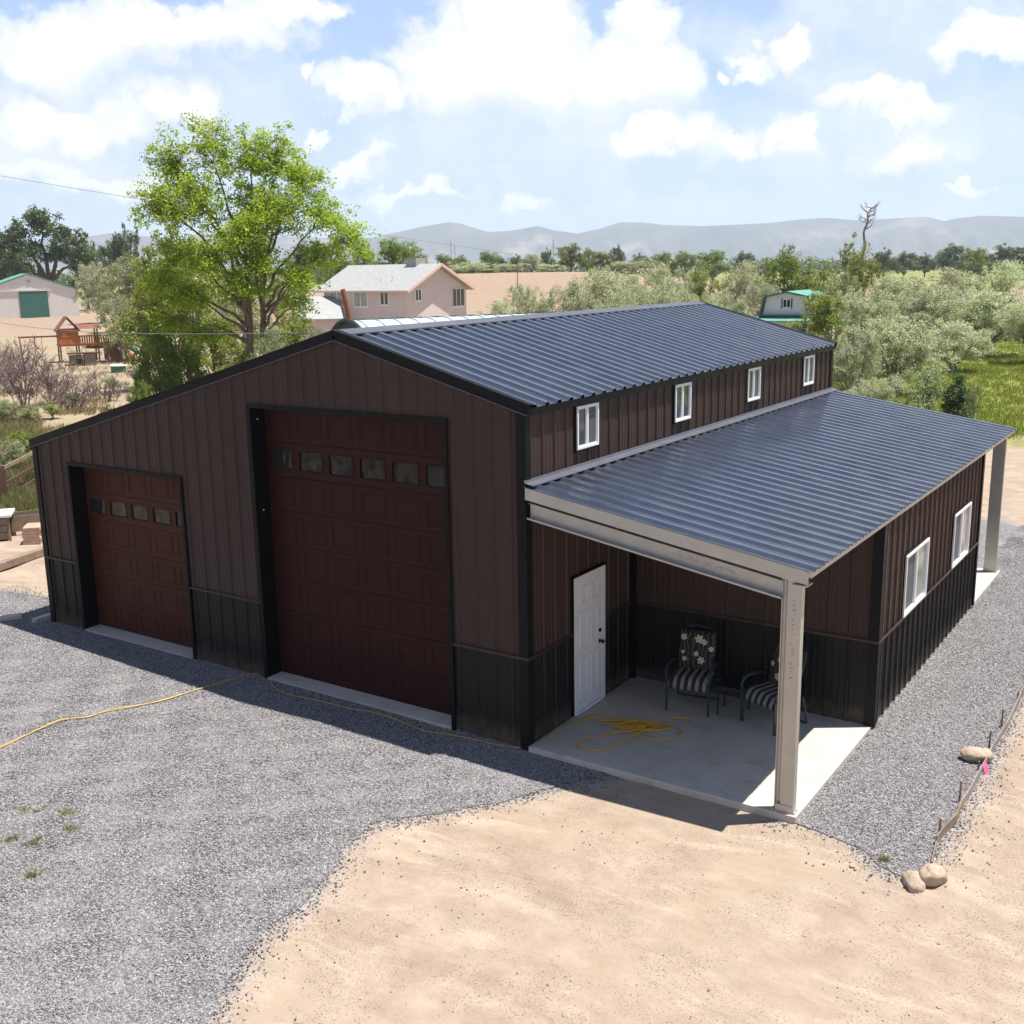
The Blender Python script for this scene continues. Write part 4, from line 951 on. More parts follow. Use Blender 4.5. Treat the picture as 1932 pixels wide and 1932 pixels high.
def rock(name, loc, dims, rz, tilt, label, seed, mat='rock', cat='rock'):
    b = bmesh.new(); bmesh.ops.create_icosphere(b, subdivisions=4, radius=1)
    for v in b.verts:
        p = v.co.copy(); n1 = mn.noise(p*1.1+Vector((seed*7, 0, 0))); n2 = mn.noise(p*3+Vector((seed*3, 5, 0))); v.co = p*(1+.26*n1+.07*n2)
        v.co = Vector((math.copysign(abs(v.co.x)**.9, v.co.x), math.copysign(abs(v.co.y)**.9, v.co.y), math.copysign(abs(v.co.z)**.85, v.co.z)))
    me = bpy.data.meshes.new(name); b.to_mesh(me); b.free(); me.polygons.foreach_set('use_smooth', [True]*len(me.polygons)); me.materials.append(MAT[mat])
    o = bpy.data.objects.new(name, me); COL.objects.link(o); o.location = loc; o.scale = dims; o.rotation_euler = (tilt[0], tilt[1], rz); return tag(o, label, cat)
rock('rock', (5.27, -.66, -.05), (.105, .16, .10), math.radians(22), (.2, -.35), 'smooth pale tan rock lying left of its twin at the corner of the gravel strip', 1)
rock('rock', (5.42, -.48, -.01), (.115, .18, .12), math.radians(-25), (-.35, .25), 'smooth tan rock leaning on its twin at the end of the edging board', 2)
rock('rock', (5.22, 2.72, .04), (.20, .125, .10), math.radians(25), (.1, -.12), 'wedge shaped tan rock lying on the gravel by the pink ribbon', 3)
for (u, v, s_, lb) in ((1608, 1636, .035, 'small brown stone on the dirt near the gravel strip'), (1480, 1556, .03, 'small reddish stone in the dirt below the porch corner')):
    p = gp(u, v); rock('stone', (p.x, p.y, p.z+.01), (s_, s_*.8, s_*.6), 1, (0, 0), lb, s_*100, 'rock', 'stone')
mb = MB(); P = [(5.355, 2.46, .06), (5.38, 2.44, .03), (5.40, 2.41, -.01), (5.41, 2.37, -.05)]
for i in range(len(P)-1):
    a, b = Vector(P[i]), Vector(P[i+1]); w = Vector((.015, .03, .012)); mb.add([a-w, a+w, b+w, b-w], [(0, 1, 2, 3)])
o = mb.build('marking_ribbon', MAT['pink']); o.modifiers.new('s', 'SOLIDIFY').thickness = .003; tag(o, 'bright pink marking ribbon tied at the edging below a rock', 'ribbon')
# weeds in the gravel
def tuft_mesh(name, pts, mat, n_blade, h, w, spread, rng, lean_=.5, parent=None):
    k = len(pts)*n_blade; c = np.repeat(np.array(pts), n_blade, 0)
    a = rng.uniform(0, 6.28, k); r = np.abs(rng.normal(0, spread, k)); b = c+np.stack([r*np.cos(a), r*np.sin(a), np.zeros(k)], 1)
    hh = h*rng.uniform(.45, 1.2, k); dr = np.stack([np.cos(a), np.sin(a)], 1)*(rng.uniform(0, lean_, k)*hh)[:, None]
    a2 = rng.uniform(0, 6.28, k); side = np.stack([np.cos(a2), np.sin(a2), np.zeros(k)], 1)*w/2
    tip = b+np.concatenate([dr, hh[:, None]], 1); mid = b+np.concatenate([dr*.35, hh[:, None]*.55], 1)
    V = np.stack([b-side, b+side, mid+side*.8, tip, mid-side*.8], 1).reshape(-1, 3)
    F = np.arange(k)[:, None]*5+np.array([0, 1, 2, 3, 4])
    return np_mesh(name, V, F, mat, parent)
rw = np.random.default_rng(3)
lw = [('left pair of pale green weeds', (50, 1530), (72, 1533)), ('small weed right of the pale pair', (135, 1538), (120, 1534)), ('flat weed below the pair', (130, 1567), (138, 1566)),
      ('wide low weed at the left edge', (15, 1588), (30, 1583)), ('weed beside the wide one', (62, 1593), (68, 1588)), ('lowest weed of the patch', (64, 1652), (66, 1655))]
for nm, *ps in lw:
    pts = [];
    for (u, v) in ps:
        p = gp(u, v); pts += [(p.x+rw.normal(0, .03), p.y+rw.normal(0, .03), p.z+.01) for _ in range(4)]
    o = tuft_mesh('weed', pts, MAT['lf_sage'], 14, .05, .010, .035, rw, 1.6); tag(o, nm+' growing in the grey gravel', 'weed', 'weeds in the gravel')
p = gp(1668, 1690); o = tuft_mesh('weed', [tuple(gp(1668, 1624)+Vector((0, 0, .01)))]*5, MAT['lf_weed'], 14, .05, .01, .03, rw, 1.4); tag(o, 'tiny green weed in the side gravel strip near the porch corner', 'weed')
# ------------------------------------------------------------------ left edge: fence, bench, bricks, timbers
RF = thing('rail_fence', 'dark brown wooden rail fence at the left edge beside the workshop', 'fence', (-21.5, 5.6, -.1))
F0 = Vector((-21.5, 5.65, 0)); F1 = Vector((-26.8, 11.9, 0)); Fm = Vector((-19.5, 3.3, 0)); base = Vector((-21.5, 5.6, -.1))
for q, nm in ((F0, 'post'), (F1, 'post'), (Fm+Vector((-1.2, -2.2, 0)), 'post')):
    mb = MB(); q = q-base; mb.box(q.x-.11, q.x+.11, q.y-.11, q.y+.11, -.05, 1.25); mb.build(nm, MAT['wooddark'], RF)
for z, th in ((1.12, .10), (.68, .08), (.28, .08)):
    for a, b in ((F0, F1), (F0, Fm+Vector((-1.2, -2.2, 0)))):
        mb = MB(); a_, b_ = a-base, b-base; mb.beam((a_.x, a_.y, z), (b_.x, b_.y, z), .05, th); mb.build('rail', MAT['wood' if z > 1 else 'wooddark'], RF)
# white topped wooden bench / box
bp = gp(12, 1016); BX = thing('work_bench', 'grey board box with a white top beside the rail fence', 'bench', (bp.x, bp.y, bp.z), math.atan2(RT[1], RT[0])+.30)
mb = MB(); mb.box(-2.0, .22, -.42, .42, .62, .68); mb.build('bench_top', MAT['white'], BX)
mb = MB()
for z in (.06, .24, .42): mb.box(-1.95, .10, -.36, -.33, z, z+.165); 
mb.box(-1.95, .10, .33, .36, .06, .6); mb.build('side_board', MAT['wood'], BX)
for x in (-1.9, .14):
    for y in (-.35, .35): mb = MB(); mb.box(x-.03, x+.03, y-.03, y+.03, 0, .62); mb.build('leg', MAT['wood'], BX)
mb = MB(); mb.box(.05, .10, -.3, .3, .08, .55); mb.build('end_panel', MAT['dark'], BX)
bp = gp(58, 1003); o = thing('lumber_box', 'small open grey plank box just behind the white topped bench', 'box', (bp.x, bp.y, bp.z), math.atan2(RT[1], RT[0])+.5)
mb = MB(); mb.box(-.45, .5, -.3, -.27, .1, .5); mb.box(-.45, .5, .27, .3, .1, .5); mb.build('board', MAT['wood'], o)
mb = MB(); mb.box(.47, .5, -.27, .27, .1, .5); mb.box(-.45, -.42, -.27, .27, .1, .5); mb.build('board', MAT['wood'], o)
for x in (-.4, .45):
    mb = MB(); mb.box(x-.04, x+.04, -.27, .27, 0, .1); mb.build('skid', MAT['wood'], o)
bp = gp(66, 1022); BS = thing('brick_stack', 'small stack of tan bricks near the corner of the workshop', 'bricks', (bp.x, bp.y, bp.z), math.atan2(RT[1], RT[0])+.2)
rr = random.Random(3)
for k in range(5):
    for j in range(3):
        mb = MB(); x = rr.uniform(-.02, .02); mb.box(x-.20, x+.20, -.30+j*.2, -.11+j*.2, k*.085, k*.085+.08); mb.build('brick', MAT['brick'], BS, bevel=.006)
def log(u0, v0, u1, v1, w, h, label, mat='wood', name='timber', lift=0):
    a = gp(u0, v0); b = gp(u1, v1); mb = MB(); mb.beam(a+Vector((0, 0, h/2+lift)), b+Vector((0, 0, h/2+lift)), w, h); o = mb.build(name, MAT[mat], bevel=.008); return tag(o, label, 'timber')
log(-60, 1096, 100, 1040, .20, .17, 'long grey landscape timber above the washed out pit', 'wood')
log(-40, 1177, 42, 1166, .16, .09, 'short pale board lying on the dirt at the left edge', 'conc', 'board')
log(64, 1176, 104, 1164, .13, .09, 'short pale board poking out from the shaded corner of the workshop', 'conc', 'board')

# ------------------------------------------------------------------ buildings behind
def local(o, mbx): return mbx
def face_cam(p, extra=0.0):
    """rotation so that local -y looks back to the camera side"""
    return math.atan2(p.y-CAM[1], p.x-CAM[0])-PI/2+extra
# cream barn with green roof (far left)
p = at(50, 182); B2 = thing('metal_barn', 'cream metal barn with green roof and a green sliding door, far left', 'barn', (p.x, p.y, p.z-.1), face_cam(p, .06))
W2, E2, K2, LN = 7.35, 4.5, 7.05, 22
mb = MB(); mb.add([(-W2, 0, 0), (W2, 0, 0), (W2, 0, E2), (0, 0, K2), (-W2, 0, E2), (-W2, LN, 0), (W2, LN, 0), (W2, LN, E2), (0, LN, K2), (-W2, LN, E2)], [(0, 1, 2, 3, 4), (9, 8, 7, 6, 5), (1, 6, 7, 2), (0, 4, 9, 5)])
mb.build('wall', MAT['barnw'], B2)
mb = MB()
for s in (-1, 1): mb.add([(0, -.25, K2+.08), (s*(W2+.3), -.25, E2-.02), (s*(W2+.3), LN, E2-.02), (0, LN, K2+.08), (0, -.25, K2+.2), (s*(W2+.3), -.25, E2+.1), (s*(W2+.3), LN, E2+.1), (0, LN, K2+.2)], [(0, 1, 2, 3), (4, 5, 6, 7), (0, 1, 5, 4), (1, 2, 6, 5)])
mb.build('roof', MAT['greenr'], B2)
mb = MB(); mb.box(-1.6, 2.75, -.1, -.02, .02, 4.35); mb.build('sliding_door', MAT['greend'], B2)
mb = MB(); mb.box(-7.2, 3.3, -.16, -.03, 4.4, 4.6); mb.build('door_track', MAT['barnw'], B2)
mb = MB(); mb.tube([(.0, -.02, 5.9), (0, -.1, 5.9)], .28, 14); mb.build('gable_vent', MAT['shingle'], B2)
# pale pink two storey house
P0 = at(765, 104); HZ = thing('pink_house', 'pale pink stucco house with grey shingle roof behind the workshop', 'house', (P0.x, P0.y, P0.z-.6), face_cam(P0, math.radians(45)))
G, LH = 8.3, 11.6; zE = zat(765, 546, 104)-(P0.z-.6); zK = zat(835, 501, 107)-(P0.z-.6)
# local: gable wall runs +x (to the right/back), long wall runs -x? use x for gable, y for length
mb = MB(); mb.add([(0, 0, 0), (G, 0, 0), (G, 0, zE), (G/2, 0, zK), (0, 0, zE), (0, LH, 0), (G, LH, 0), (G, LH, zE), (G/2, LH, zK), (0, LH, zE)], [(0, 1, 2, 3, 4), (9, 8, 7, 6, 5), (1, 6, 7, 2), (0, 4, 9, 5)])
mb.build('wall', MAT['stucco'], HZ)
sl = (zK-zE)/(G/2); ov = .75
rf = MB()
for s in (-1, 1):
    xe = G/2+s*(G/2+ov*.8); ze = zE-ov*.8*sl
    vs = [(G/2, -ov, zK+.05), (xe, -ov, ze+.05), (xe, LH+ov, ze+.05), (G/2, LH+ov, zK+.05)]; vs += [(a, b, c+.16) for a, b, c in vs]
    rf.add(vs, [(0, 1, 2, 3), (4, 5, 6, 7), (1, 2, 6, 5), (0, 1, 5, 4), (2, 3, 7, 6)])
rfo = rf.build('roof', MAT['shingle'], HZ)
mb = MB()
for s in (-1, 1):
    xe = G/2+s*(G/2+ov*.8); ze = zE-ov*.8*sl; mb.beam((G/2, -ov-.03, zK+.09), (xe, -ov-.03, ze+.09), .05, .26)
xe = -ov*.8; mb.beam((xe-.03, -ov, zE-ov*.8*sl+.12), (xe-.03, LH+ov, zE-ov*.8*sl+.12), .05, .18)
mb.build('fascia', MAT['peach'], HZ)
mb = MB(); mb.box(G/2-.5, G/2+.8, 2.2, 3.6, zK-.3, zK+.75); mb.build('roof_cooler', MAT['shingle'], rfo)
mb = MB(); mb.tube([(1.2, 3, zE+.4), (1.2, 3, zE+1.3)], .06); mb.tube([(.9, 4.2, zE+.3), (.9, 4.2, zE+1.1)], .06); mb.build('vent_pipe', MAT['white'], rfo)
def hwin(x0, x1, y0, y1, z0, z1, axis, nl):
    m2 = MB(); d = .04
    if axis == 'x':
        m2.box(x0-.08, x1+.08, -d-.02, -.005, z0-.14, z0); w = m2.build('window', MAT['white'], HZ); m3 = MB(); k = (x1-x0)/nl
        for i in range(nl): m3.box(x0+i*k+.05, x0+(i+1)*k-.05, -d, -.006, z0, z1)
        m3.build('pane', MAT['glass'], w); m3 = MB()
        for i in range(nl+1): m3.box(x0+i*k-.05, x0+i*k+.05, -d-.015, -.006, z0, z1)
        m3.box(x0-.05, x1+.05, -d-.015, -.006, z1, z1+.08); m3.build('frame', MAT['stucco' if nl > 2 else 'white'], w)
    else:
        m2.box(-d-.02, -.005, y0-.08, y1+.08, z0-.14, z0); w = m2.build('window', MAT['white'], HZ); m3 = MB(); k = (y1-y0)/nl
        for i in range(nl): m3.box(-d, -.006, y0+i*k+.05, y0+(i+1)*k-.05, z0, z1)
        m3.build('pane', MAT['glass'] if nl == 2 and y0 < 4 else MAT['paleglass'], w); m3 = MB()
        for i in range(nl+1): m3.box(-d-.015, -.006, y0+i*k-.05, y0+i*k+.05, z0, z1)
        m3.box(-d-.015, -.006, y0-.05, y1+.05, z1, z1+.08); m3.build('frame', MAT['white'], w)
hwin(1.15, 1.95, 0, 0, zE-1.05, zE+.02-.1, 'x', 2); hwin(6.3, 8.0, 0, 0, zE-1.75, zE-.15, 'x', 3)
hwin(0, 0, 2.4, 3.5, zE-1.4, zE-.25, 'y', 2); hwin(0, 0, 5.3, 7.2, zE-1.6, zE-.25, 'y', 2); hwin(0, 0, 8.6, 10.6, zE-1.6, zE-.25, 'y', 2)
# its low wing
P1 = at(596, 106); WG = thing('low_wing_house', 'low pink wing with a pale grey roof left of the pink house', 'house', (P1.x, P1.y, P1.z-.6), face_cam(P1, math.radians(4)))
zt = zat(600, 562, 110)-(P1.z-.6); ze_ = zat(600, 603, 104)-(P1.z-.6)
mb = MB(); mb.box(-1.6, 2.2, 0, 7, 0, ze_-.1); mb.build('wall', MAT['stucco'], WG)
mb = MB(); vs = [(-2.1, -.6, ze_-.15), (2.3, -.6, ze_-.15), (2.3, 4.5, zt), (-2.1, 4.5, zt), (-2.1, 9, ze_), (2.3, 9, ze_)]; vs += [(a, b, c+.14) for a, b, c in vs]
mb.add(vs, [(0, 1, 2, 3), (3, 2, 5, 4), (6, 7, 8, 9), (9, 8, 11, 10), (0, 1, 7, 6), (0, 3, 9, 6), (3, 4, 10, 9), (1, 2, 8, 7), (2, 5, 11, 8)]); mb.build('roof', MAT['shingle'], WG)
# arched sheet metal shed just behind the workshop
P2 = at(652, 42); Q = thing('arched_shed', 'pale blue arched sheet metal shed just behind the workshop ridge', 'shed', (P2.x, P2.y, P2.z), math.atan2(_F[1], _F[0])-PI/2+math.radians(27))
R = 3.2; zc = zat(652, 605, 42)-P2.z-R*.8
def arch(r, k=20): return [(r*math.cos(a), max(0, zc)+r*.8*math.sin(a)) for a in np.linspace(0, PI, k+1)]
mb = MB(); A = arch(R); B = arch(R-.05); L0 = 12.5
for i in range(20):
    (a, za), (b, zb) = A[i], A[i+1]; mb.add([(0, a, za), (L0, a, za), (L0, b, zb), (0, b, zb)], [(0, 1, 2, 3)])
for s in (-1, 1): mb.add([(0, s*R, -.1), (L0, s*R, -.1), (L0, s*R, zc), (0, s*R, zc)], [(0, 1, 2, 3)])
mb.build('roof', MAT['quon'], Q, smooth=False)
mb = MB()
for k in range(17): x = .3+k*.72; mb.tube([(x, a, z+.015) for a, z in arch(R+.02, 14)], .012, 4)
for k in range(16): mb.box(.45+k*.75, .75+k*.75, -.02, .10, zc+R*.8+.02, zc+R*.8+.045)
mb.build('seam', MAT['quonrib'], Q)
mb = MB(); pts = arch(R-.02); mb.add([(.06, R-.02, -.1)]+[(.06, a, z) for a, z in pts]+[(.06, -R+.02, -.1)], [tuple(range(len(pts)+2))]); mb.build('end_wall', MAT['quonrib'], Q)
mb = MB(); mb.tube([(-.03, a, z) for a, z in arch(R+.03, 24)], .07, 6); mb.build('end_rib', MAT['quonrib'], Q)
# gambrel barn on the right
P3 = at(1487, 84); GB = thing('gambrel_barn', 'small white gambrel barn with green trim and a shuttered loft window', 'barn', (P3.x, P3.y, P3.z-.1), face_cam(P3, math.radians(-16)))
zb = P3.z-.1; k3 = lambda v: zat(1487, v, 84)-zb
zt, zm, zl, zs = k3(552), k3(563), k3(595), k3(604); hw = 1.85
prof = [(-hw, zl), (-hw*.86, zm+.1), (0, zt), (hw*.86, zm+.1), (hw, zl)]
mb = MB(); vs = [(a, 0, z) for a, z in prof]+[(hw, 0, 0), (-hw, 0, 0)]; n_ = len(vs); vs += [(a, 7, z) for a, _, z in vs]
mb.add(vs, [tuple(range(n_))[::-1], tuple(range(n_, 2*n_)), (4, 5, n_+5, n_+4), (6, 0, n_, n_+6)]); mb.build('wall', MAT['bluewhite'], GB)
mb = MB(); pp = [(-hw-.18, zl-.05), (-hw*.86-.08, zm+.18), (0, zt+.1), (hw*.86+.08, zm+.18), (hw+.18, zl-.05)]
for i in range(4):
    (a, za), (b, zb_) = pp[i], pp[i+1]; vs = [(a, -.3, za), (b, -.3, zb_), (b, 7.2, zb_), (a, 7.2, za)]; vs += [(x, y, z-.09) for x, y, z in vs]; mb.add(vs, [(0, 1, 2, 3), (4, 5, 6, 7), (0, 1, 5, 4), (1, 2, 6, 5), (3, 0, 4, 7)])
mb.build('roof', MAT['greenr'], GB)
mb = MB()
for i in range(4): (a, za), (b, zb_) = pp[i], pp[i+1]; mb.beam((a, -.32, za-.05), (b, -.32, zb_-.05), .05, .13)
mb.box(-hw-.1, hw+.1, -.35, -.01, zl-.05, zl+.06); mb.build('trim', MAT['greend'], GB)
mb = MB(); mb.add([(-hw-.35, -.02, zl-.06), (hw+.2, -.02, zl-.06), (hw+.2, -1.1, zs), (-hw-.35, -1.1, zs), (-hw-.35, -1.1, zs-.1), (hw+.2, -1.1, zs-.1)], [(0, 1, 2, 3), (3, 2, 5, 4)]); mb.build('porch_roof', MAT['greenr'], GB)
for x in (-hw-.2, hw): mb = MB(); mb.box(x-.05, x+.05, -1.05, -.95, 0, zs-.08); mb.build('porch_post', MAT['bluewhite'], GB)
zw0, zw1 = k3(581), k3(564)
mb = MB(); mb.box(-.30, .30, -.05, -.004, zw0, zw1); w = mb.build('window', MAT['white'], GB)
mb = MB(); mb.box(-.25, -.03, -.06, -.051, zw0+.06, zw1-.06); mb.box(.03, .25, -.06, -.051, zw0+.06, zw1-.06); mb.build('pane', MAT['dglass'], w)
for x in (-.42, .31): mb = MB(); mb.box(x, x+.11, -.045, -.004, zw0-.03, zw1+.03); mb.build('shutter', MAT['navy'], GB)
# little white building far right
p = at(1802, 330); WB = thing('white_shed', 'tiny white shed far off among the trees on the right', 'shed', (p.x, p.y, p.z), face_cam(p, .2)); zz = zat(1802, 500, 330)-p.z
mb = MB(); mb.box(-1.3, 1.3, 0, 3, 0, max(1, zz-.5)); mb.build('wall', MAT['white'], WB)
mb = MB(); mb.prism([(-1.5, max(1, zz-.5)), (1.5, max(1, zz-.5)), (0, zz+.1)], -.2, 3.2); mb.build('roof', MAT['shingle'], WB)

# ------------------------------------------------------------------ play set and yard things, left
p = gp(165, 683); PS = thing('wooden_playset', 'orange brown wooden playset with a gabled roof and green slide in the left yard', 'playset', (p.x, p.y, p.z), face_cam(p, .12))
m_ = 2064.0/float((p-Vector(CAM))@Vector((_F[0], _F[1], 0)))   # px per metre there
mb = MB()
for x in (-1.8, -.5, .9, 2.3):
    for y in (0, 1.5): mb.beam((x, y, 0), (x, y, 2.1), .10, .10, (0, 1, 0))
mb.build('post', MAT['brickred'], PS)
mb = MB(); mb.box(-1.9, 2.4, -.1, 1.6, 1.25, 1.35); mb.build('deck', MAT['cedar'], PS)
mb = MB()
for x in np.arange(-1.8, 2.3, .17): mb.box(x, x+.11, -.12, -.08, 1.35, 1.95)
mb.box(-1.85, 2.35, -.16, -.12, 1.92, 2.02); mb.box(-1.85, 2.35, -.16, -.12, 1.36, 1.44); mb.build('railing', MAT['cedar'], PS)
mb = MB(); mb.box(-1.85, -.45, -.14, 1.55, 1.36, 2.5); mb.build('cabin_wall', MAT['cedar'], PS)
mb = MB()
for s in (-1, 1): mb.add([(-1.15+s*.85, -.3, 2.4), (-1.15, -.3, 3.45), (-1.15, 1.8, 3.45), (-1.15+s*.85, 1.8, 2.4), (-1.15+s*.85, -.3, 2.33), (-1.15, -.3, 3.38), (-1.15, 1.8, 3.38), (-1.15+s*.85, 1.8, 2.33)], [(0, 1, 2, 3), (4, 5, 6, 7), (0, 1, 5, 4)])
mb.add([(-.5, -.3, 2.5), (1.2, -.3, 2.5), (1.2, .75, 2.8), (-.5, .75, 2.8), (-.5, 1.8, 2.5), (1.2, 1.8, 2.5)], [(0, 1, 2, 3), (3, 2, 5, 4)])
for x in (.9,):
    for y in (0, 1.5): mb.box(x-.05, x+.05, y-.05, y+.05, 2.0, 2.62)
mb.build('roof', MAT['brickred'], PS)
mb = MB(); mb.add([(1.2, -.12, 1.35), (2.2, -.12, 1.35), (2.5, -1.3, .05), (1.1, -1.3, .05), (1.2, -.2, 1.35), (2.2, -.2, 1.35), (2.5, -1.38, .05), (1.1, -1.38, .05)], [(0, 1, 2, 3), (4, 5, 6, 7), (0, 3, 7, 4), (1, 2, 6, 5)])
for k in range(5): mb.box(1.25, 2.3, -.35-k*.22, -.29-k*.22, 1.15-k*.25, 1.2-k*.25)
mb.build('climbing_ramp', MAT['brickred'], PS)
mb = MB(); mb.tube([(2.4, .7, 1.35), (2.9, .6, 1.15), (3.5, .4, .75), (4.1, .25, .35), (4.6, .1, .2)], .17, 8); mb.build('slide', MAT['slide'], PS)
mb = MB(); mb.beam((2.4, -.1, 1.3), (3.4, -1.0, .1), .6, .05); mb.build('ladder_ramp', MAT['cedar'], PS)
mb = MB(); mb.beam((-1.8, .6, 2.0), (-4.6, .9, 2.0), .10, .12); mb.beam((-4.4, .2, 0), (-4.5, .8, 2.0), .08, .08); mb.beam((-4.4, 1.7, 0), (-4.5, .9, 2.0), .08, .08); mb.tube([(-3, .7, 2), (-3, .7, .5)], .02, 4); mb.tube([(-3.5, .7, 2), (-3.5, .7, .5)], .02, 4); mb.box(-3.55, -2.95, .6, .85, .45, .5); mb.build('swing', MAT['brickred'], PS)
p = gp(158, 690); o = thing('plank_hutch', 'small grey plank hutch with a dark opening on the sandy yard', 'hutch', (p.x, p.y, p.z), face_cam(p, .1))
mb = MB(); mb.box(-.9, .0, 0, .9, .0, .75); mb.box(.1, .9, -.1, .8, 0, .85); mb.build('box', MAT['wood'], o); mb = MB(); mb.box(-1.0, 1.15, -.2, 1.0, .86, .94); mb.build('lid', MAT['wooddark'], o); mb = MB(); mb.box(-.45, -.05, -.03, .0, .05, .5); mb.build('opening', MAT['dark'], o)
p = gp(222, 676); o = thing('plastic_cooler', 'small white and teal plastic box on the sandy yard', 'box', (p.x, p.y, p.z), face_cam(p, .3))
mb = MB(); mb.box(-.5, .5, -.3, .3, 0, .5); mb.build('body', MAT['white'], o, bevel=.04); mb = MB(); mb.box(-.55, .55, -.35, .35, .5, .62); mb.build('lid', MAT['quon'], o, bevel=.04)
p = gp(224, 702); o = thing('round_trampoline_frame', 'small green ringed tub standing near the scrub', 'tub', (p.x, p.y, p.z), 0)
o.name = 'garden_tub'; mb = MB(); mb.tube([(0, 0, 0), (0, 0, .45)], .5, 18); mb.build('tub_wall', MAT['slide'], o); mb = MB(); mb.tube([(.52*math.cos(a), .52*math.sin(a), .46) for a in np.linspace(0, 2*PI, 19)], .05, 6); mb.build('rim', MAT['white'], o)
p = gp(205, 655); o = thing('lumber_pile', 'dark heap of boards and scrap behind the playset slide', 'lumber', (p.x, p.y, p.z), face_cam(p, .2))
rr = random.Random(8)
for k in range(14):
    mb = MB(); y = rr.uniform(-.8, .8); z = .08+.09*(k//3); mb.beam((-1.9+rr.uniform(-.5, .3), y, z), (1.9+rr.uniform(-.3, .5), y+rr.uniform(-.3, .3), z+rr.uniform(0, .08)), .2, .07); mb.build('board', MAT['wood' if k % 3 else 'wooddark'], o)

# ------------------------------------------------------------------ poles and wires
def tagw(o, l): return tag(o, l, 'wire')
a = wpt(-80, 318, 60); b = wpt(720, 443, 190); mb = MB(); pts = []
for k in range(25): s = k/24; q = a.lerp(b, s); q.z -= 1.0*4*s*(1-s)*.25; pts.append(q)
mb.tube(pts, [.012+.02*k/24 for k in range(25)], 4); c = wpt(985, 482, 250); pts = [b.lerp(c, k/12) for k in range(13)]; mb.tube(pts, .032, 4)
tagw(mb.build('power_line', MAT['wire']), 'thin overhead power line crossing the sky behind the tall cottonwood')
a = wpt(-60, 594, 62); b = Vector((XR, -.03, HR+.02)); mb = MB(); pts = []
for k in range(21): s = k/20; q = a.lerp(b, s); q.z -= .35*4*s*(1-s); pts.append(q)
mb.tube(pts, [.014-.009*k/20 for k in range(21)], 4); tagw(mb.build('service_wire', MAT['wire']), 'thin service wire running from the left yard to the workshop ridge')
def upole(u, vt, D, r, label, cross=False, mat='greypole', lean_=0):
    p = at(u, D); h = zat(u, vt, D)-p.z; o = thing('utility_pole', label, 'pole', (p.x, p.y, p.z), face_cam(p, 0)); mb = MB(); mb.tube([(0, 0, -.2), (lean_, 0, h)], [r, r*.7], 8); mb.build('pole_shaft', MAT[mat], o)
    if cross: mb = MB(); mb.beam((-1.1, 0, h-.6), (1.1, 0, h-.6), .12, .12); mb.build('crossarm', MAT[mat], o)
upole(1044, 452, 270, .10, 'tall thin utility pole on the skyline above the sandy hill')
upole(852, 456, 300, .10, 'left one of two thin poles standing close together on the skyline')
upole(859, 462, 300, .09, 'right one of two thin poles standing close together on the skyline')
upole(976, 480, 150, .07, 'thin brown pole in front of the sandy hill with a shrub at its foot', False, 'pole')
p = at(684, 60); h = zat(669, 545, 60)-p.z; o = thing('leaning_pole', 'thick rust brown leaning pole in front of the pink house', 'pole', (p.x, p.y, p.z), face_cam(p, 0)); mb = MB(); dx_ = (672-692)/2064*60*1.9; mb.tube([(-dx_*.0, 0, -.1), (dx_*1.0, 0, h)], [.17, .13], 10); mb.build('pole_shaft', MAT['pole'], o)
# ------------------------------------------------------------------ trees
class Tubes:
    def __init__(s, n=5): s.n = n; s.V = []; s.F = []; s.c = 0
    def add(s, P, r):
        P = np.asarray(P, float); m_ = len(P); n = s.n; r = np.asarray(r, float)
        T = np.gradient(P, axis=0); T /= np.linalg.norm(T, axis=1)[:, None]+1e-9
        ref = np.array([.31, .17, .93]) if abs(T[0][2]) < .9 else np.array([1., .1, 0]); a = np.cross(T, ref); a /= np.linalg.norm(a, axis=1)[:, None]+1e-9; b = np.cross(T, a)
        an = np.arange(n)*2*PI/n
        V = P[:, None]+r[:, None, None]*(a[:, None]*np.cos(an)[None, :, None]+b[:, None]*np.sin(an)[None, :, None])
        i = np.arange(m_-1)[:, None]*n; k = np.arange(n)[None]; k2 = (k+1) % n
        F = np.stack([i+k, i+k2, i+n+k2, i+n+k], 2).reshape(-1, 4)+s.c
        s.V.append(V.reshape(-1, 3)); s.F.append(F); s.c += m_*n
    def mesh(s, name, mat, parent): return np_mesh(name, np.concatenate(s.V), np.concatenate(s.F), mat, parent, True)
def bez(a, b, up, k, rng, wob=.04):
    a = np.array(a, float); b = np.array(b, float); d = b-a; L_ = np.linalg.norm(d); m1 = a+d*.35+np.array([0, 0, up*L_]); t_ = np.linspace(0, 1, k)[:, None]
    P = (1-t_)**2*a+2*t_*(1-t_)*m1+t_**2*b; P[1:-1] += rng.normal(0, wob*L_/k*1.6, (k-2, 3)); return P
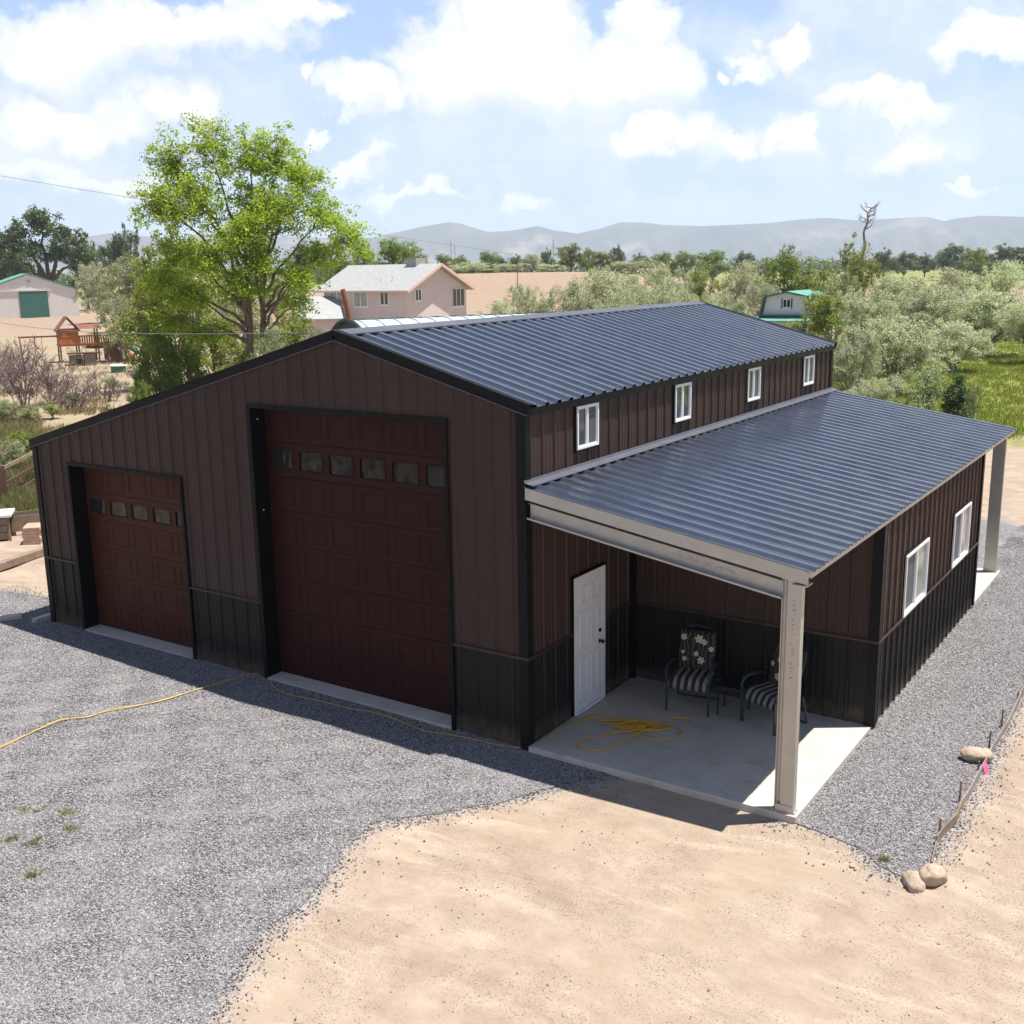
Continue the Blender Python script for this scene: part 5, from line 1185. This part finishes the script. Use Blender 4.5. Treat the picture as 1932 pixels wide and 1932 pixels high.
def leaves(C, rc, nleaf, size, rng, flat=.8, up=.35):
    k = len(C)*nleaf; c = np.repeat(C, nleaf, 0); rcs = np.repeat(rc, nleaf)
    d = rng.normal(0, 1, (k, 3)); d /= np.linalg.norm(d, axis=1)[:, None]; d *= (rng.uniform(0, 1, k)**.55*rcs)[:, None]; d[:, 2] *= flat
    p = c+d; nr_ = rng.normal(0, 1, (k, 3)); nr_[:, 2] = np.abs(nr_[:, 2])+up; nr_ += d/(rcs[:, None]+1e-6)*.6; nr_ /= np.linalg.norm(nr_, axis=1)[:, None]
    a = np.cross(nr_, rng.normal(0, 1, (k, 3))); a /= np.linalg.norm(a, axis=1)[:, None]+1e-9; b = np.cross(nr_, a); s_ = size*rng.uniform(.6, 1.35, k)[:, None]
    V = np.stack([p-a*s_*.5, p-b*s_*.33, p+a*s_*.5, p+b*s_*.33], 1).reshape(-1, 3)
    return V, np.arange(k*4).reshape(-1, 4)
def make_tree(name, lobes, base_r, fork, nclump, nleaf, rc, lsize, leafm, barkm, seed, trunks=((0, 0),), drop=0.0, flat=.8, limb_k=9, nlimbs=None, twigs=.7, topup=.12, shell=.5, stray=.0, leader=0.0):
    rng = np.random.default_rng(seed); lobes = np.array(lobes, float)
    root = bpy.data.objects.new(name, None); COL.objects.link(root)
    T = Tubes(7); forks = []
    for (tx, ty) in trunks:
        f = np.array([tx*.6+rng.normal(0, .05), ty*.6+rng.normal(0, .05), fork]); P = bez((tx, ty, -.15), f, .0, 7, rng, .05); T.add(P, np.linspace(base_r*1.25, base_r*.8, 7)); forks.append(f)
    if leader:
        for f in forks: P = bez(f-np.array([0, 0, .1]), f+np.array([.1, 0, leader]), 0, 8, rng, .06); T.add(P, np.linspace(base_r*.82, base_r*.3, 8))
    vol = lobes[:, 3]*lobes[:, 4]*lobes[:, 5]; pr = vol**.75; pr /= pr.sum(); C = []; RC = []
    limbs = []
    for i, lb in enumerate(lobes):
        f = forks[int(np.argmin([np.hypot(f[0]-lb[0], f[1]-lb[1]) for f in forks]))]
        if leader: f = f+np.array([lb[0]*.10, 0, 1.0])*np.array([1, 1, leader])*float(np.clip((lb[2]-f[2])/(lobes[:, 2].max()-f[2])-.15, 0, 1))
        end = lb[:3]+np.array([0, 0, lb[5]*.45]); P = bez(f+np.array([0, 0, -.1]), end, topup, limb_k, rng, .10); r0 = base_r*(.30+.45*min(1, lb[3]/lobes[:, 3].max()))*(.72 if leader else 1); T.add(P, np.linspace(r0, r0*.14, limb_k)); limbs.append((P, r0))
    B = Tubes(4)
    for i, lb in enumerate(lobes):
        nc = max(3, int(nclump*pr[i])); d = rng.normal(0, 1, (nc, 3)); d /= np.linalg.norm(d, axis=1)[:, None]; d[:, 2] = np.where(d[:, 2] < -.55, -d[:, 2], d[:, 2])
        rad = rng.uniform(0, 1, nc)**shell; rad *= rng.uniform(.82, 1.14, nc); c = lb[:3]+d*rad[:, None]*lb[3:6]; C.append(c); RC.append(rc*rng.uniform(.6, 1.3, nc))
        P, r0 = limbs[i]
        for q in c:
            if rng.uniform() > twigs: continue
            j = int(np.argmin(np.linalg.norm(P-q, axis=1)+.25*np.maximum(0, P[:, 2]-q[2]+.2))); j = max(1, min(j, limb_k-2)); rr_ = max(.008, r0*(1-.85*j/limb_k)*.42)
            B.add(bez(P[j], q, .10, 5, rng, .12), np.linspace(rr_, .006, 5))
    C = np.concatenate(C); RC = np.concatenate(RC); C[:, 2] = np.maximum(C[:, 2], .15)
    T.V += B.V and []; 
    tv = np.concatenate(T.V+B.V); tf = np.concatenate(T.F+[f+T.c for f in B.F]) if B.F else np.concatenate(T.F)
    np_mesh('trunk', tv, tf, barkm, root, True)
    V, F = leaves(C, RC, nleaf, lsize, rng, flat)
    np_mesh('crown', V, F, leafm, root)
    root['_w'] = float((lobes[:, 0]+lobes[:, 3]).max()-(lobes[:, 0]-lobes[:, 3]).min()); root['_h'] = float((lobes[:, 2]+lobes[:, 5]).max())
    root['_c'] = float(((lobes[:, 0]+lobes[:, 3]).max()+(lobes[:, 0]-lobes[:, 3]).min())/2)
    return root
def rlobes(seed, n, w, h, zb, s=.42, top=1.0):
    """loose crown: n lobes filling width w and height zb..h"""
    r = random.Random(seed); out = [(0, 0, zb+(h-zb)*.55, w*.30, w*.30, (h-zb)*.42)]
    for i in range(n):
        a = i*2.4+r.uniform(-.4, .4); rad = w*.5*r.uniform(.35, .72); z = zb+(h-zb)*r.uniform(.18, .80); k = (1-.35*abs((z-zb)/(h-zb)-.45)); rr_ = w*s*.5*r.uniform(.65, 1.05)*k
        out.append((rad*math.cos(a)*k, rad*math.sin(a)*k, z, rr_, rr_, min(rr_*.9, h-z)*r.uniform(.75, 1)))
    return out
PROTO = {}
def proto(kind, *a, **k): PROTO.setdefault(kind, []).append(make_tree(*a, **k))
ML = MAT
for i in range(4): proto('olive', 'olive_tree', rlobes(10+i, 15, 6.5, 5.6, .4, .56), .15, .8, 330, 62, .42, .125, ML['lf_olive'], ML['barkgrey'], 20+i, trunks=((.25, 0), (-.3, .2), (0, -.35)), limb_k=8, shell=.42)
for i in range(2): proto('sage', 'scrub_tree', rlobes(40+i, 10, 5, 4.4, .4, .5), .12, .7, 150, 55, .42, .13, ML['lf_sage'], ML['barkgrey'], 50+i, trunks=((.2, 0), (-.3, .2)))
for i in range(2): proto('green', 'leafy_tree', rlobes(60+i, 14, 6, 7, .2, .55), .16, 1.0, 260, 60, .50, .16, ML['lf_green'], ML['bark'], 70+i)
for i in range(2): proto('yel', 'willow_tree', rlobes(80+i, 14, 5, 7.5, .3, .46), .12, 1.2, 190, 58, .42, .14, ML['lf_yel'], ML['bark'], 90+i, trunks=((.2, .1), (-.25, 0)))
for i in range(2): proto('dark', 'dark_tree', rlobes(100+i, 10, 9, 9, 1.2, .46), .28, 1.8, 170, 60, .70, .26, ML['lf_dark'], ML['bark'], 110+i)
proto('ever', 'juniper_bush', [(0, 0, .8, .9, .9, .8), (0, 0, 1.6, .7, .7, .8), (.1, 0, 2.3, .4, .4, .7)], .08, .3, 130, 60, .26, .10, ML['lf_dark'], ML['bark'], 120)
used = {}
def copy_tree(o):
    c = o.copy(); COL.objects.link(c)
    for ch in list(o.children):
        d = ch.copy(); COL.objects.link(d); d.parent = c
    return c
rt = random.Random(77)
CATS = {'olive': ('olive_tree', 'tree', 'silvery olive trees beyond the yard'), 'sage': ('scrub_tree', 'shrub', 'grey green scrub behind the workshop'), 'green': ('leafy_tree', 'tree', 'green trees of the valley'), 'yel': ('willow_tree', 'tree', 'yellow green trees of the valley'), 'dark': ('dark_tree', 'tree', 'dark trees along the skyline'), 'ever': ('juniper_bush', 'bush', None)}
def plant(kind, u, vt, wpx, D, label, depth=None):
    ps = PROTO[kind]; k = used.get(kind, 0); used[kind] = k+1
    o = ps[k] if k < len(ps) else copy_tree(ps[k % len(ps)])
    p = at(u, D); h = max(1.0, zat(u, vt, D)-p.z+.1); w = wpx/2064*D
    sx = w/o['_w']; sz = h/o['_h']; o.location = (p.x, p.y, p.z-.05); a = rt.choice((0, 0, 1))*PI+rt.uniform(-.5, .5)+YAW*-1
    o.rotation_euler = (0, 0, a); o.scale = (sx, sx*(1 if sx < 1.6 else .8), sz)
    nm, cat, grp = CATS[kind]; tag(o, label, cat, grp); return o
# the tall bright cottonwood behind the workshop
cw = make_tree('cottonwood_tree', [(-1.2, 0, 11.6, 1.1, 1.1, 1.9), (-2.9, .3, 11.0, 1.1, 1.1, 1.8), (-3.3, -.2, 9.3, 1.35, 1.5, 1.5), (.4, .1, 11.2, 1.2, 1.2, 1.7), (1.7, .2, 11.2, 1.2, 1.2, 1.7), (2.8, 0, 10.2, 1.1, 1.2, 1.3), (-1.6, -.9, 9.4, 1.5, 1.5, 1.6), (.3, .9, 9.2, 1.6, 1.5, 1.6),
    (1.7, -.8, 8.9, 1.5, 1.5, 1.5), (3.6, .3, 8.9, 1.2, 1.3, 1.2), (4.6, 0, 7.8, 1.15, 1.2, 1.1), (3.2, .5, 7.2, 1.1, 1.2, .8), (-3.0, .6, 7.4, 1.3, 1.5, 1.0), (-1.2, -1.1, 7.3, 1.4, 1.2, 1.1), (1.0, -1.0, 7.0, 1.3, 1.2, 1.0), (-2.6, -.6, 5.6, 1.2, 1.3, .8), (-.6, 1.2, 5.5, 1.2, 1.2, .8), (2.0, .8, 5.3, 1.0, 1.0, .7), (-1.7, -.2, 4.0, 1.1, 1.1, .7), (0, -1.4, 6.2, 1.4, 1.0, 1.0), (-3.7, 0, 6.2, 1.2, 1.3, .9), (2.4, -.8, 6.2, 1.2, 1.0, .9), (-.2, 1.3, 8.0, 1.6, 1.2, 1.1), (.6, -1.5, 8.2, 1.3, 1.0, 1.0), (-3.0, -.9, 4.6, 1.1, 1.0, .8)],
               .18, 3.9, 1500, 44, .42, .115, MAT['lf_cot'], MAT['bark'], 301, trunks=((0, 0), (.95, .3)), limb_k=10, twigs=.85, topup=.10, shell=.6, leader=4.2)
p = at(462, 46.5); cw.location = (p.x, p.y, p.z); cw.rotation_euler = (0, 0, -YAW); cw.rotation_euler.z = YAW*-1; cw.scale = (1, 1, 1)
hh = zat(462, 213, 46.5)-p.z; cw.scale = (.97, .97, hh/13.3); tag(cw, 'tall bright green cottonwood tree standing behind the low side of the workshop', 'tree')
# camera-right axis is rotated by -YAW from world x; lobes were laid out along it
cw.rotation_euler = (0, 0, math.atan2(RT[1], RT[0]))
# dark spreading cottonwood on the left
dk = make_tree('spreading_tree', [(-.4, 0, 12.6, 3.2, 3, 2.6), (-4.6, 0, 11.0, 2.4, 2.5, 2.0), (3.4, .5, 10.2, 3.0, 3, 2.0), (-2.4, -1, 8.8, 3.2, 3, 2.0), (5.8, 0, 7.6, 2.4, 2.4, 1.6), (-6.6, 0, 8.8, 2.0, 2, 1.4), (1.6, 1, 8.0, 2.4, 2.4, 1.6)], .55, 4.2, 250, 62, .95, .36, MAT['lf_dark'], MAT['barkred'], 303, limb_k=9, shell=.5)
p = at(90, 205); hh = zat(82, 392, 205)-p.z; dk.location = (p.x, p.y, p.z); dk.rotation_euler = (0, 0, math.atan2(RT[1], RT[0])); dk.scale = (1.2, 1.2, hh/15.2); tag(dk, 'dark green spreading tree with a forked reddish trunk behind the cream barn', 'tree')
TR = [
 # left side, front to back
 ('yel', 310, 450, 180, 53, 'tall yellow green willow thicket just left of the cottonwood'),
 ('yel', 258, 505, 110, 62, 'slender pale willow in front of the playset yard, left of the thicket'),
 ('yel', 350, 410, 150, 64, 'yellow green tree merging into the left side of the cottonwood'),
 ('sage', 218, 560, 80, 84, 'loose pale green scrub tree just right of the playset'),
 ('green', 285, 600, 110, 46, 'dark green bushy thicket above the low roof edge'),
 ('green', 245, 722, 70, 40, 'low bright green bush at the roof edge below the thicket'),
 ('yel', 440, 610, 100, 50, 'willow scrub directly behind the cottonwood trunk'),
 ('green', 340, 640, 100, 47, 'dark bushy undergrowth under the left side of the cottonwood'),
 ('yel', 540, 575, 70, 70, 'pale green tree before the low pink wing'),
 ('sage', 450, 560, 160, 80, 'dull green scrub seen under the crown of the cottonwood'),
 ('olive', 350, 540, 150, 100, 'silver tree behind the willow thicket'),
 ('yel', 390, 560, 120, 56, 'leafy undergrowth left of the cottonwood trunk'),
 ('yel', 545, 580, 120, 52, 'bright undergrowth right of the cottonwood trunk'),
 ('sage', 500, 620, 90, 44, 'thin grey green scrub at the foot of the cottonwood'),
 ('sage', 590, 610, 70, 50, 'small green bush beside the arched shed'),
 ('green', 610, 640, 60, 40, 'low green bush at the left end of the arched shed'),
 ('sage', 235, 482, 130, 128, 'silvery tree in the gap between the dark tree and the willow'),
 ('olive', 185, 498, 100, 150, 'silvery tree just right of the cream barn'),
 ('dark', 240, 424, 80, 250, 'rounded dark treetop against the sky left of the cottonwood'),
 ('dark', 208, 456, 50, 255, 'lower dark treetop left of the rounded one'),
 ('dark', 160, 452, 80, 215, 'dark tree beside the spreading tree, on its right'),
 ('dark', 15, 448, 110, 225, 'dark tree at the left picture edge behind the cream barn'),
 ('dark', -70, 430, 120, 220, 'dark tree beyond the left picture edge'),
 ('olive', 420, 500, 120, 130, 'silvery tree seen through the cottonwood, left of its trunk'),
 ('dark', 575, 455, 90, 190, 'dark tree seen through the right side of the cottonwood'),
 ('olive', 520, 520, 120, 140, 'silvery tree seen through the cottonwood, right of its trunk'),
 ('green', 640, 480, 90, 170, 'green tree behind the left end of the pink house'),
 # behind the pink house
 ('green', 742, 447, 120, 165, 'broad green tree rising behind the pink house roof'),
 ('green', 690, 462, 70, 175, 'green treetop left of the broad one behind the pink house'),
 ('yel', 790, 466, 60, 180, 'small green treetop just above the roof cooler'),
 ('green', 920, 472, 56, 300, 'rounded green tree on the skyline right of the pink house'),
 ('green', 868, 480, 50, 290, 'low green tree right of the twin skyline poles'),
 ('green', 838, 478, 40, 270, 'low green tree left of the twin skyline poles'),
 ('sage', 1003, 478, 54, 240, 'olive green bush left of the skyline pole'),
 ('dark', 1032, 468, 34, 330, 'small dark treetop behind the skyline pole'),
 ('green', 1077, 458, 66, 225, 'dense green tree just right of the skyline pole'),
 ('green', 1138, 474, 56, 228, 'lower green tree right of the dense one'),
 ('dark', 1166, 463, 34, 330, 'narrow dark treetop above the sandy hill'),
 ('green', 1110, 466, 40, 270, 'green treetop between the two trees on the sandy hill'),
 ('dark', 975, 480, 40, 380, 'faint treetop left of the olive green bush'),
 ('dark', 945, 484, 40, 390, 'faint low treetop right of the rounded skyline tree'),
 # band of silver scrub in front of the skyline
 ('olive', 890, 494, 90, 232, 'silver scrub at the left end of the sandy hill crest'),
 ('olive', 960, 498, 80, 230, 'silver scrub below the faint treetops'),
 ('olive', 1040, 498, 70, 232, 'silver scrub at the foot of the skyline pole'),
 ('olive', 1185, 492, 70, 215, 'silver scrub right of the narrow dark treetop'),
 ('sage', 1215, 488, 60, 240, 'grey green scrub near the right end of the sandy hill'),
 ('dark', 1205, 478, 60, 380, 'flat dark treetop right of the narrow one on the skyline'),
 # near row behind the ridge
 ('olive', 935, 560, 100, 78, 'low silver bush right of the pink house, touching the ridge'),
 ('olive', 1010, 542, 120, 74, 'silver bush behind the middle of the ridge'),
 ('olive', 1090, 532, 120, 72, 'silver bush behind the ridge, below the sandy hill'),
 ('olive', 1150, 502, 150, 92, 'wide silver olive tree at the right side of the sandy slope'),
 ('olive', 1235, 492, 150, 88, 'tall silver olive tree behind the right part of the ridge'),
 ('olive', 1180, 545, 120, 68, 'rounded silver tree close behind the ridge'),
 ('olive', 1275, 528, 130, 66, 'silver tree close behind the ridge end'),
 ('olive', 1370, 545, 110, 60, 'silver tree left of the gambrel barn, behind the roof slope'),
 ('olive', 1300, 498, 90, 125, 'pale silver tree behind the ridge end'),
 ('yel', 1325, 498, 66, 104, 'yellow green tree among the silver ones left of the gambrel barn'),
 ('olive', 1400, 496, 100, 110, 'silver tree left of the dark green tree'),
 ('green', 1255, 474, 60, 290, 'rounded green treetop left of the far row'),
 ('green', 1290, 472, 70, 270, 'green treetop in the far row above the ridge end'),
 ('green', 1345, 470, 80, 260, 'broad green treetop in the far row'),
 ('dark', 1400, 474, 50, 330, 'dark treetop at the right end of the far row'),
 # around the gambrel barn
 ('green', 1482, 460, 110, 100, 'dark green tree standing behind the gambrel barn'),
 ('olive', 1440, 520, 80, 96, 'dull silver tree against the left side of the gambrel barn'),
 ('yel', 1545, 520, 110, 62, 'yellow green tree covering the right side of the gambrel barn'),
 ('yel', 1560, 640, 90, 50, 'yellow green bush at the corner of the high roof'),
 ('yel', 1535, 478, 90, 90, 'light green tree behind the right side of the gambrel barn'),
 ('yel', 1612, 448, 90, 84, 'tall light green tree below the dead tree'),
 ('sage', 1580, 500, 100, 76, 'loose green scrub tree left of the big silver mass'),
 # far right
 ('dark', 1668, 468, 60, 300, 'dark treetop just right of the dead tree'),
 ('dark', 1705, 474, 54, 330, 'dark treetop left of the tiny white shed'),
 ('dark', 1745, 478, 50, 360, 'low dark treetop above the tiny white shed'),
 ('dark', 1795, 460, 74, 330, 'broad dark treetop right of the tiny white shed'),
 ('green', 1848, 466, 80, 290, 'bright green tree in the far dark row at the right'),
 ('dark', 1890, 460, 80, 340, 'dark treetop behind the bright green one'),
 ('dark', 1935, 462, 60, 320, 'dark treetop at the right picture edge'),
 ('green', 2010, 455, 100, 300, 'green tree beyond the right picture edge'),
 ('olive', 1690, 512, 150, 104, 'pale silver tree at the back of the right hand grove'),
 ('olive', 1790, 500, 160, 100, 'broad silver tree at the back of the right hand grove'),
 ('olive', 1890, 496, 150, 98, 'silver tree at the back of the grove near the right edge'),
 ('olive', 1640, 545, 150, 72, 'silver tree at the left of the grove, over the lean-to roof'),
 ('olive', 1750, 540, 190, 74, 'large silver tree in the middle of the grove'),
 ('olive', 1870, 538, 200, 76, 'large silver tree at the right of the grove'),
 ('olive', 1700, 600, 190, 54, 'front silver tree with arching dark limbs at the grove edge'),
 ('olive', 1620, 625, 130, 48, 'silver tree right beside the corner of the high roof'),
 ('olive', 1960, 570, 150, 70, 'silver tree cut by the right picture edge'),
 ('olive', 1810, 600, 150, 64, 'rounded silver tree behind the grass field'),
 ('sage', 1760, 690, 110, 44, 'low grey green bush in front of the grove'),
 ('olive', 1665, 715, 120, 43, 'low silver bush showing over the lean-to roof'),
 ('ever', 1822, 700, 64, 42, 'small dark green juniper at the corner of the grass field'),
 ('sage', 1850, 720, 40, 43, 'pale green shrub beside the juniper'),
]
for a in TR: plant(*a)
# shrubs of the far side of the yard, left of and behind the camera (seen only in the door glass)
for i, (x, y, h, w, k) in enumerate([(-14, -12, 2.2, 2.6, 'sage'), (-17, -14.5, 3.4, 3.5, 'olive'), (-19.5, -12, 2.6, 3, 'green'), (-23, -16, 4.5, 5, 'olive'), (-12.5, -17, 2.4, 3, 'dark'), (-27, -13, 4, 5, 'green'), (-21, -20, 4.5, 5, 'dark'), (-15, -21, 3.6, 4, 'olive'), (-30, -19, 5, 6, 'olive')]):
    o = copy_tree(PROTO[k][i % 2]); o.location = (x, y, -.1); o.scale = (w/o['_w'],)*2+(h/o['_h'],); tag(o, ['low sage shrub', 'silver shrub', 'round green shrub', 'tall silver tree', 'dark low shrub', 'broad green tree', 'dark tree', 'silver tree at the back', 'wide silver tree'][i]+' across the yard, outside the picture on the left', 'shrub')
# dead tree
def bare(name, seed, h, r, nb, label, mat, spread=.5, levels=3, stems=1, loc=None, tw=.010, cat='tree', base_spread=.1):
    rng = np.random.default_rng(seed); T = Tubes(4); 
    root = bpy.data.objects.new(name, None); COL.objects.link(root)
    def grow(p, d, L_, r_, lev):
        k = 6; P = [p]; dd = d.copy()
        for i in range(k-1): dd = dd+rng.normal(0, .13, 3); dd[2] += .03; dd /= np.linalg.norm(dd); P.append(P[-1]+dd*L_/(k-1))
        P = np.array(P); T.add(P, np.linspace(r_, max(r_*.35, tw), k))
        if lev <= 0: return
        for i in range(nb):
            j = rng.integers(1, k); e = rng.normal(0, spread, 3); e[2] = abs(e[2])*.6; nd = dd*.75+e; nd /= np.linalg.norm(nd); grow(P[j], nd, L_*rng.uniform(.38, .62), max(tw, r_*.5), lev-1)
    for s in range(stems):
        a = rng.uniform(0, 6.28); q = rng.uniform(0, base_spread); d = np.array([math.cos(a)*q*3/h*1.5 if stems > 1 else .05, math.sin(a)*q*3/h*1.5 if stems > 1 else 0, 1.0]); d[:2] += rng.normal(0, .28 if stems > 1 else .03, 2); d /= np.linalg.norm(d); grow(np.array([math.cos(a)*q, math.sin(a)*q, -.05]), d, h*rng.uniform(.6, .8) if stems > 1 else h*.82, r, levels)
    np_mesh('branches', np.concatenate(T.V), np.concatenate(T.F), mat, root, True)
    root.location = loc; tag(root, label, cat); return root
p = at(1632, 92); hh = zat(1640, 392, 92)-p.z
root = thing('dead_tree', 'bare dead tree standing above the green treetops on the right', 'tree', (p.x, p.y, p.z), math.atan2(RT[1], RT[0]))
T = Tubes(5); rd = np.random.default_rng(4)
TP = np.array([(-.1, 0, -.1), (0, 0, hh*.35), (-.25, .1, hh*.6), (-.1, 0, hh*.72), (-.25, 0, hh*.82), (.05, 0, hh*.90), (-.02, 0, hh*.95), (.28, 0, hh)]); TP = np.array([tuple(q) for q in catmull(TP, 4)])
T.add(TP, np.linspace(.17, .035, len(TP)))
for k in range(18):
    j = int(rd.integers(len(TP)*.62, len(TP)-1)); s_ = rd.choice((-1, 1)); l = rd.uniform(.25, .75); q = TP[j]; e = q+np.array([s_*l, rd.normal(0, .5), l*rd.uniform(.05, .65)]); P = bez(q, e, .15, 5, rd, .2); T.add(P, np.linspace(.045, .016, 5))
    for _ in range(2): e2 = P[3]+np.array([s_*rd.uniform(.1, .4), rd.normal(0, .2), rd.uniform(.1, .5)]); T.add(bez(P[3], e2, .1, 4, rd, .2), np.linspace(.022, .012, 4))
T.mesh('branches', MAT['barkgrey'], root)
br = [(45, 772, 3.1, 16, 'large mauve bare brush at the left edge'), (95, 762, 2.4, 12, 'bare mauve brush right of the large one'), (10, 742, 2.6, 12, 'bare brush behind the large one at the left edge'), (262, 735, 1.6, 9, 'thin dry bare brush above the roof edge'), (130, 775, 1.6, 10, 'low grey bare brush in front of the sandy patch'), (200, 758, 1.4, 8, 'sparse dry twigs between the bare brush and the green bush')]
for i, (u, v, h, st_, lb) in enumerate(br):
    p = gp(u, v); o = bare('bare_brush', 30+i, h, .026, 4, lb, MAT['twig'], .55, 3, st_, (p.x, p.y, p.z), .009, 'brush', .5); o['group'] = 'bare mauve brush in the left yard'
# low fresh shrubs of the left slope
LS = [(20, 900, 90, 'sage', 'fresh green shrub at the left edge above the rail fence'), (52, 870, 60, 'yel', 'light green shrub against the workshop corner'), (35, 850, 50, 'yel', 'small yellow green shrub on the left slope'), (100, 790, 40, 'yel', 'bright tuft of shrub in front of the bare brush'), (140, 772, 44, 'yel', 'light green shrub right of the bare brush'), (60, 800, 50, 'sage', 'dull green shrub below the bare brush'), (8, 800, 60, 'sage', 'dull green shrub at the left edge'),
      (20, 690, 30, 'sage', 'small weed shrub on the pale yard'), (215, 742, 40, 'sage', 'grey shrub left of the low green bush'), (175, 745, 30, 'sage', 'small grey shrub on the sandy patch')]
for (u, v, w, k, lb) in LS:
    p = gp(u, v); D = float((p-Vector(CAM))@Vector((_F[0], _F[1], 0))); pr = PROTO[k]; o = copy_tree(pr[used.get(k, 0) % 2]); used[k] = used.get(k, 0)+1; wm = w/2064*D; o.location = p; o.scale = (wm/o['_w'],)*2+(wm*.8/o['_h'],); o.rotation_euler = (0, 0, rt.uniform(0, 6)); o.name = 'low_shrub'; tag(o, lb, 'shrub', 'low shrubs on the left slope')
p = at(976, 149); o = copy_tree(PROTO['sage'][0]); o.location = p; o.scale = (.6, .6, .9); o.name = 'low_shrub'; tag(o, 'shrub growing round the foot of the thin brown pole', 'shrub')
# dry grass and weeds, grass field
rg = np.random.default_rng(11)
def scatter(n_, u0, u1, v0, v1, cond=lambda x, y: True):
    out = []
    while len(out) < n_:
        u = rg.uniform(u0, u1); v = v0+(v1-v0)*rg.uniform()**.6; p = gp(u, v)
        if cond(p.x, p.y): out.append((p.x, p.y, p.z))
    return out
clump = lambda x, y: mn.noise(Vector((x*.35, y*.35, 1))) > -.05 and x < -12
pts = scatter(2600, -40, 330, 640, 960, clump)+scatter(1100, -40, 80, 780, 960); o = tuft_mesh('dry_grass', pts, MAT['lf_dry'], 12, .26, .022, .14, rg, .7); tag(o, 'straw coloured dry grass on the left yard', 'grass', kind='stuff')
pts = scatter(900, -40, 80, 770, 985, lambda x, y: mn.noise(Vector((x*.5, y*.5, 4))) > -.15 and x < -16); o = tuft_mesh('green_weeds', pts, MAT['lf_weed'], 14, .42, .026, .16, rg, .6); tag(o, 'patchy green weeds on the slope left of the workshop', 'weeds', kind='stuff')
pts = []
D_ = rg.uniform(34, 95, 5200)
for q in D_:
    u = rg.uniform(1560, 2060); p = at(u, q)
    if p.y > 31.5: pts.append((p.x, p.y, p.z))
o = tuft_mesh('field_grass', pts, MAT['lf_field'], 16, .20, .03, .32, rg, .7); tag(o, 'tall green grass of the field on the right', 'grass', kind='stuff')
# far wooded valley floor
pts = []
V_, F_ = None, None
k = 900; us = rg.uniform(-300, 2250, k); Ds = rg.uniform(430, 1200, k); C = np.array([tuple(at(u, D)) for u, D in zip(us, Ds)]); s_ = rg.uniform(3, 6.5, k)*(.8+Ds/2500)
C[:, 2] += s_*.6; Vv, Fv = leaves(C, s_, 46, 2.2, rg, .75); o = np_mesh('distant_woods', Vv, Fv, MAT['lf_dark']); tag(o, 'far strip of dark woods across the valley below the bluffs', 'woods', kind='stuff')
for o in list(bpy.data.objects):
    for q in ('_w', '_h', '_c'):
        if q in o: del o[q]
# ------------------------------------------------------------------ the dry hazy air
mb = MB(); mb.box(-7300, 7300, -7300, 7300, -6, 420); o = mb.build('haze', None); tag(o, 'pale hazy air over the valley', 'haze', kind='stuff')
mt = bpy.data.materials.new('haze_air'); mt.use_nodes = True; t_ = mt.node_tree; t_.nodes.clear(); pv = t_.nodes.new('ShaderNodeVolumePrincipled'); ou = t_.nodes.new('ShaderNodeOutputMaterial'); t_.links.new(pv.outputs[0], ou.inputs['Volume'])
pv.inputs['Color'].default_value = (.74, .85, 1.0, 1); pv.inputs['Density'].default_value = .00016; pv.inputs['Anisotropy'].default_value = .2; o.data.materials.append(mt)
S.cycles.volume_bounces = 1 if hasattr(S, 'cycles') else 0
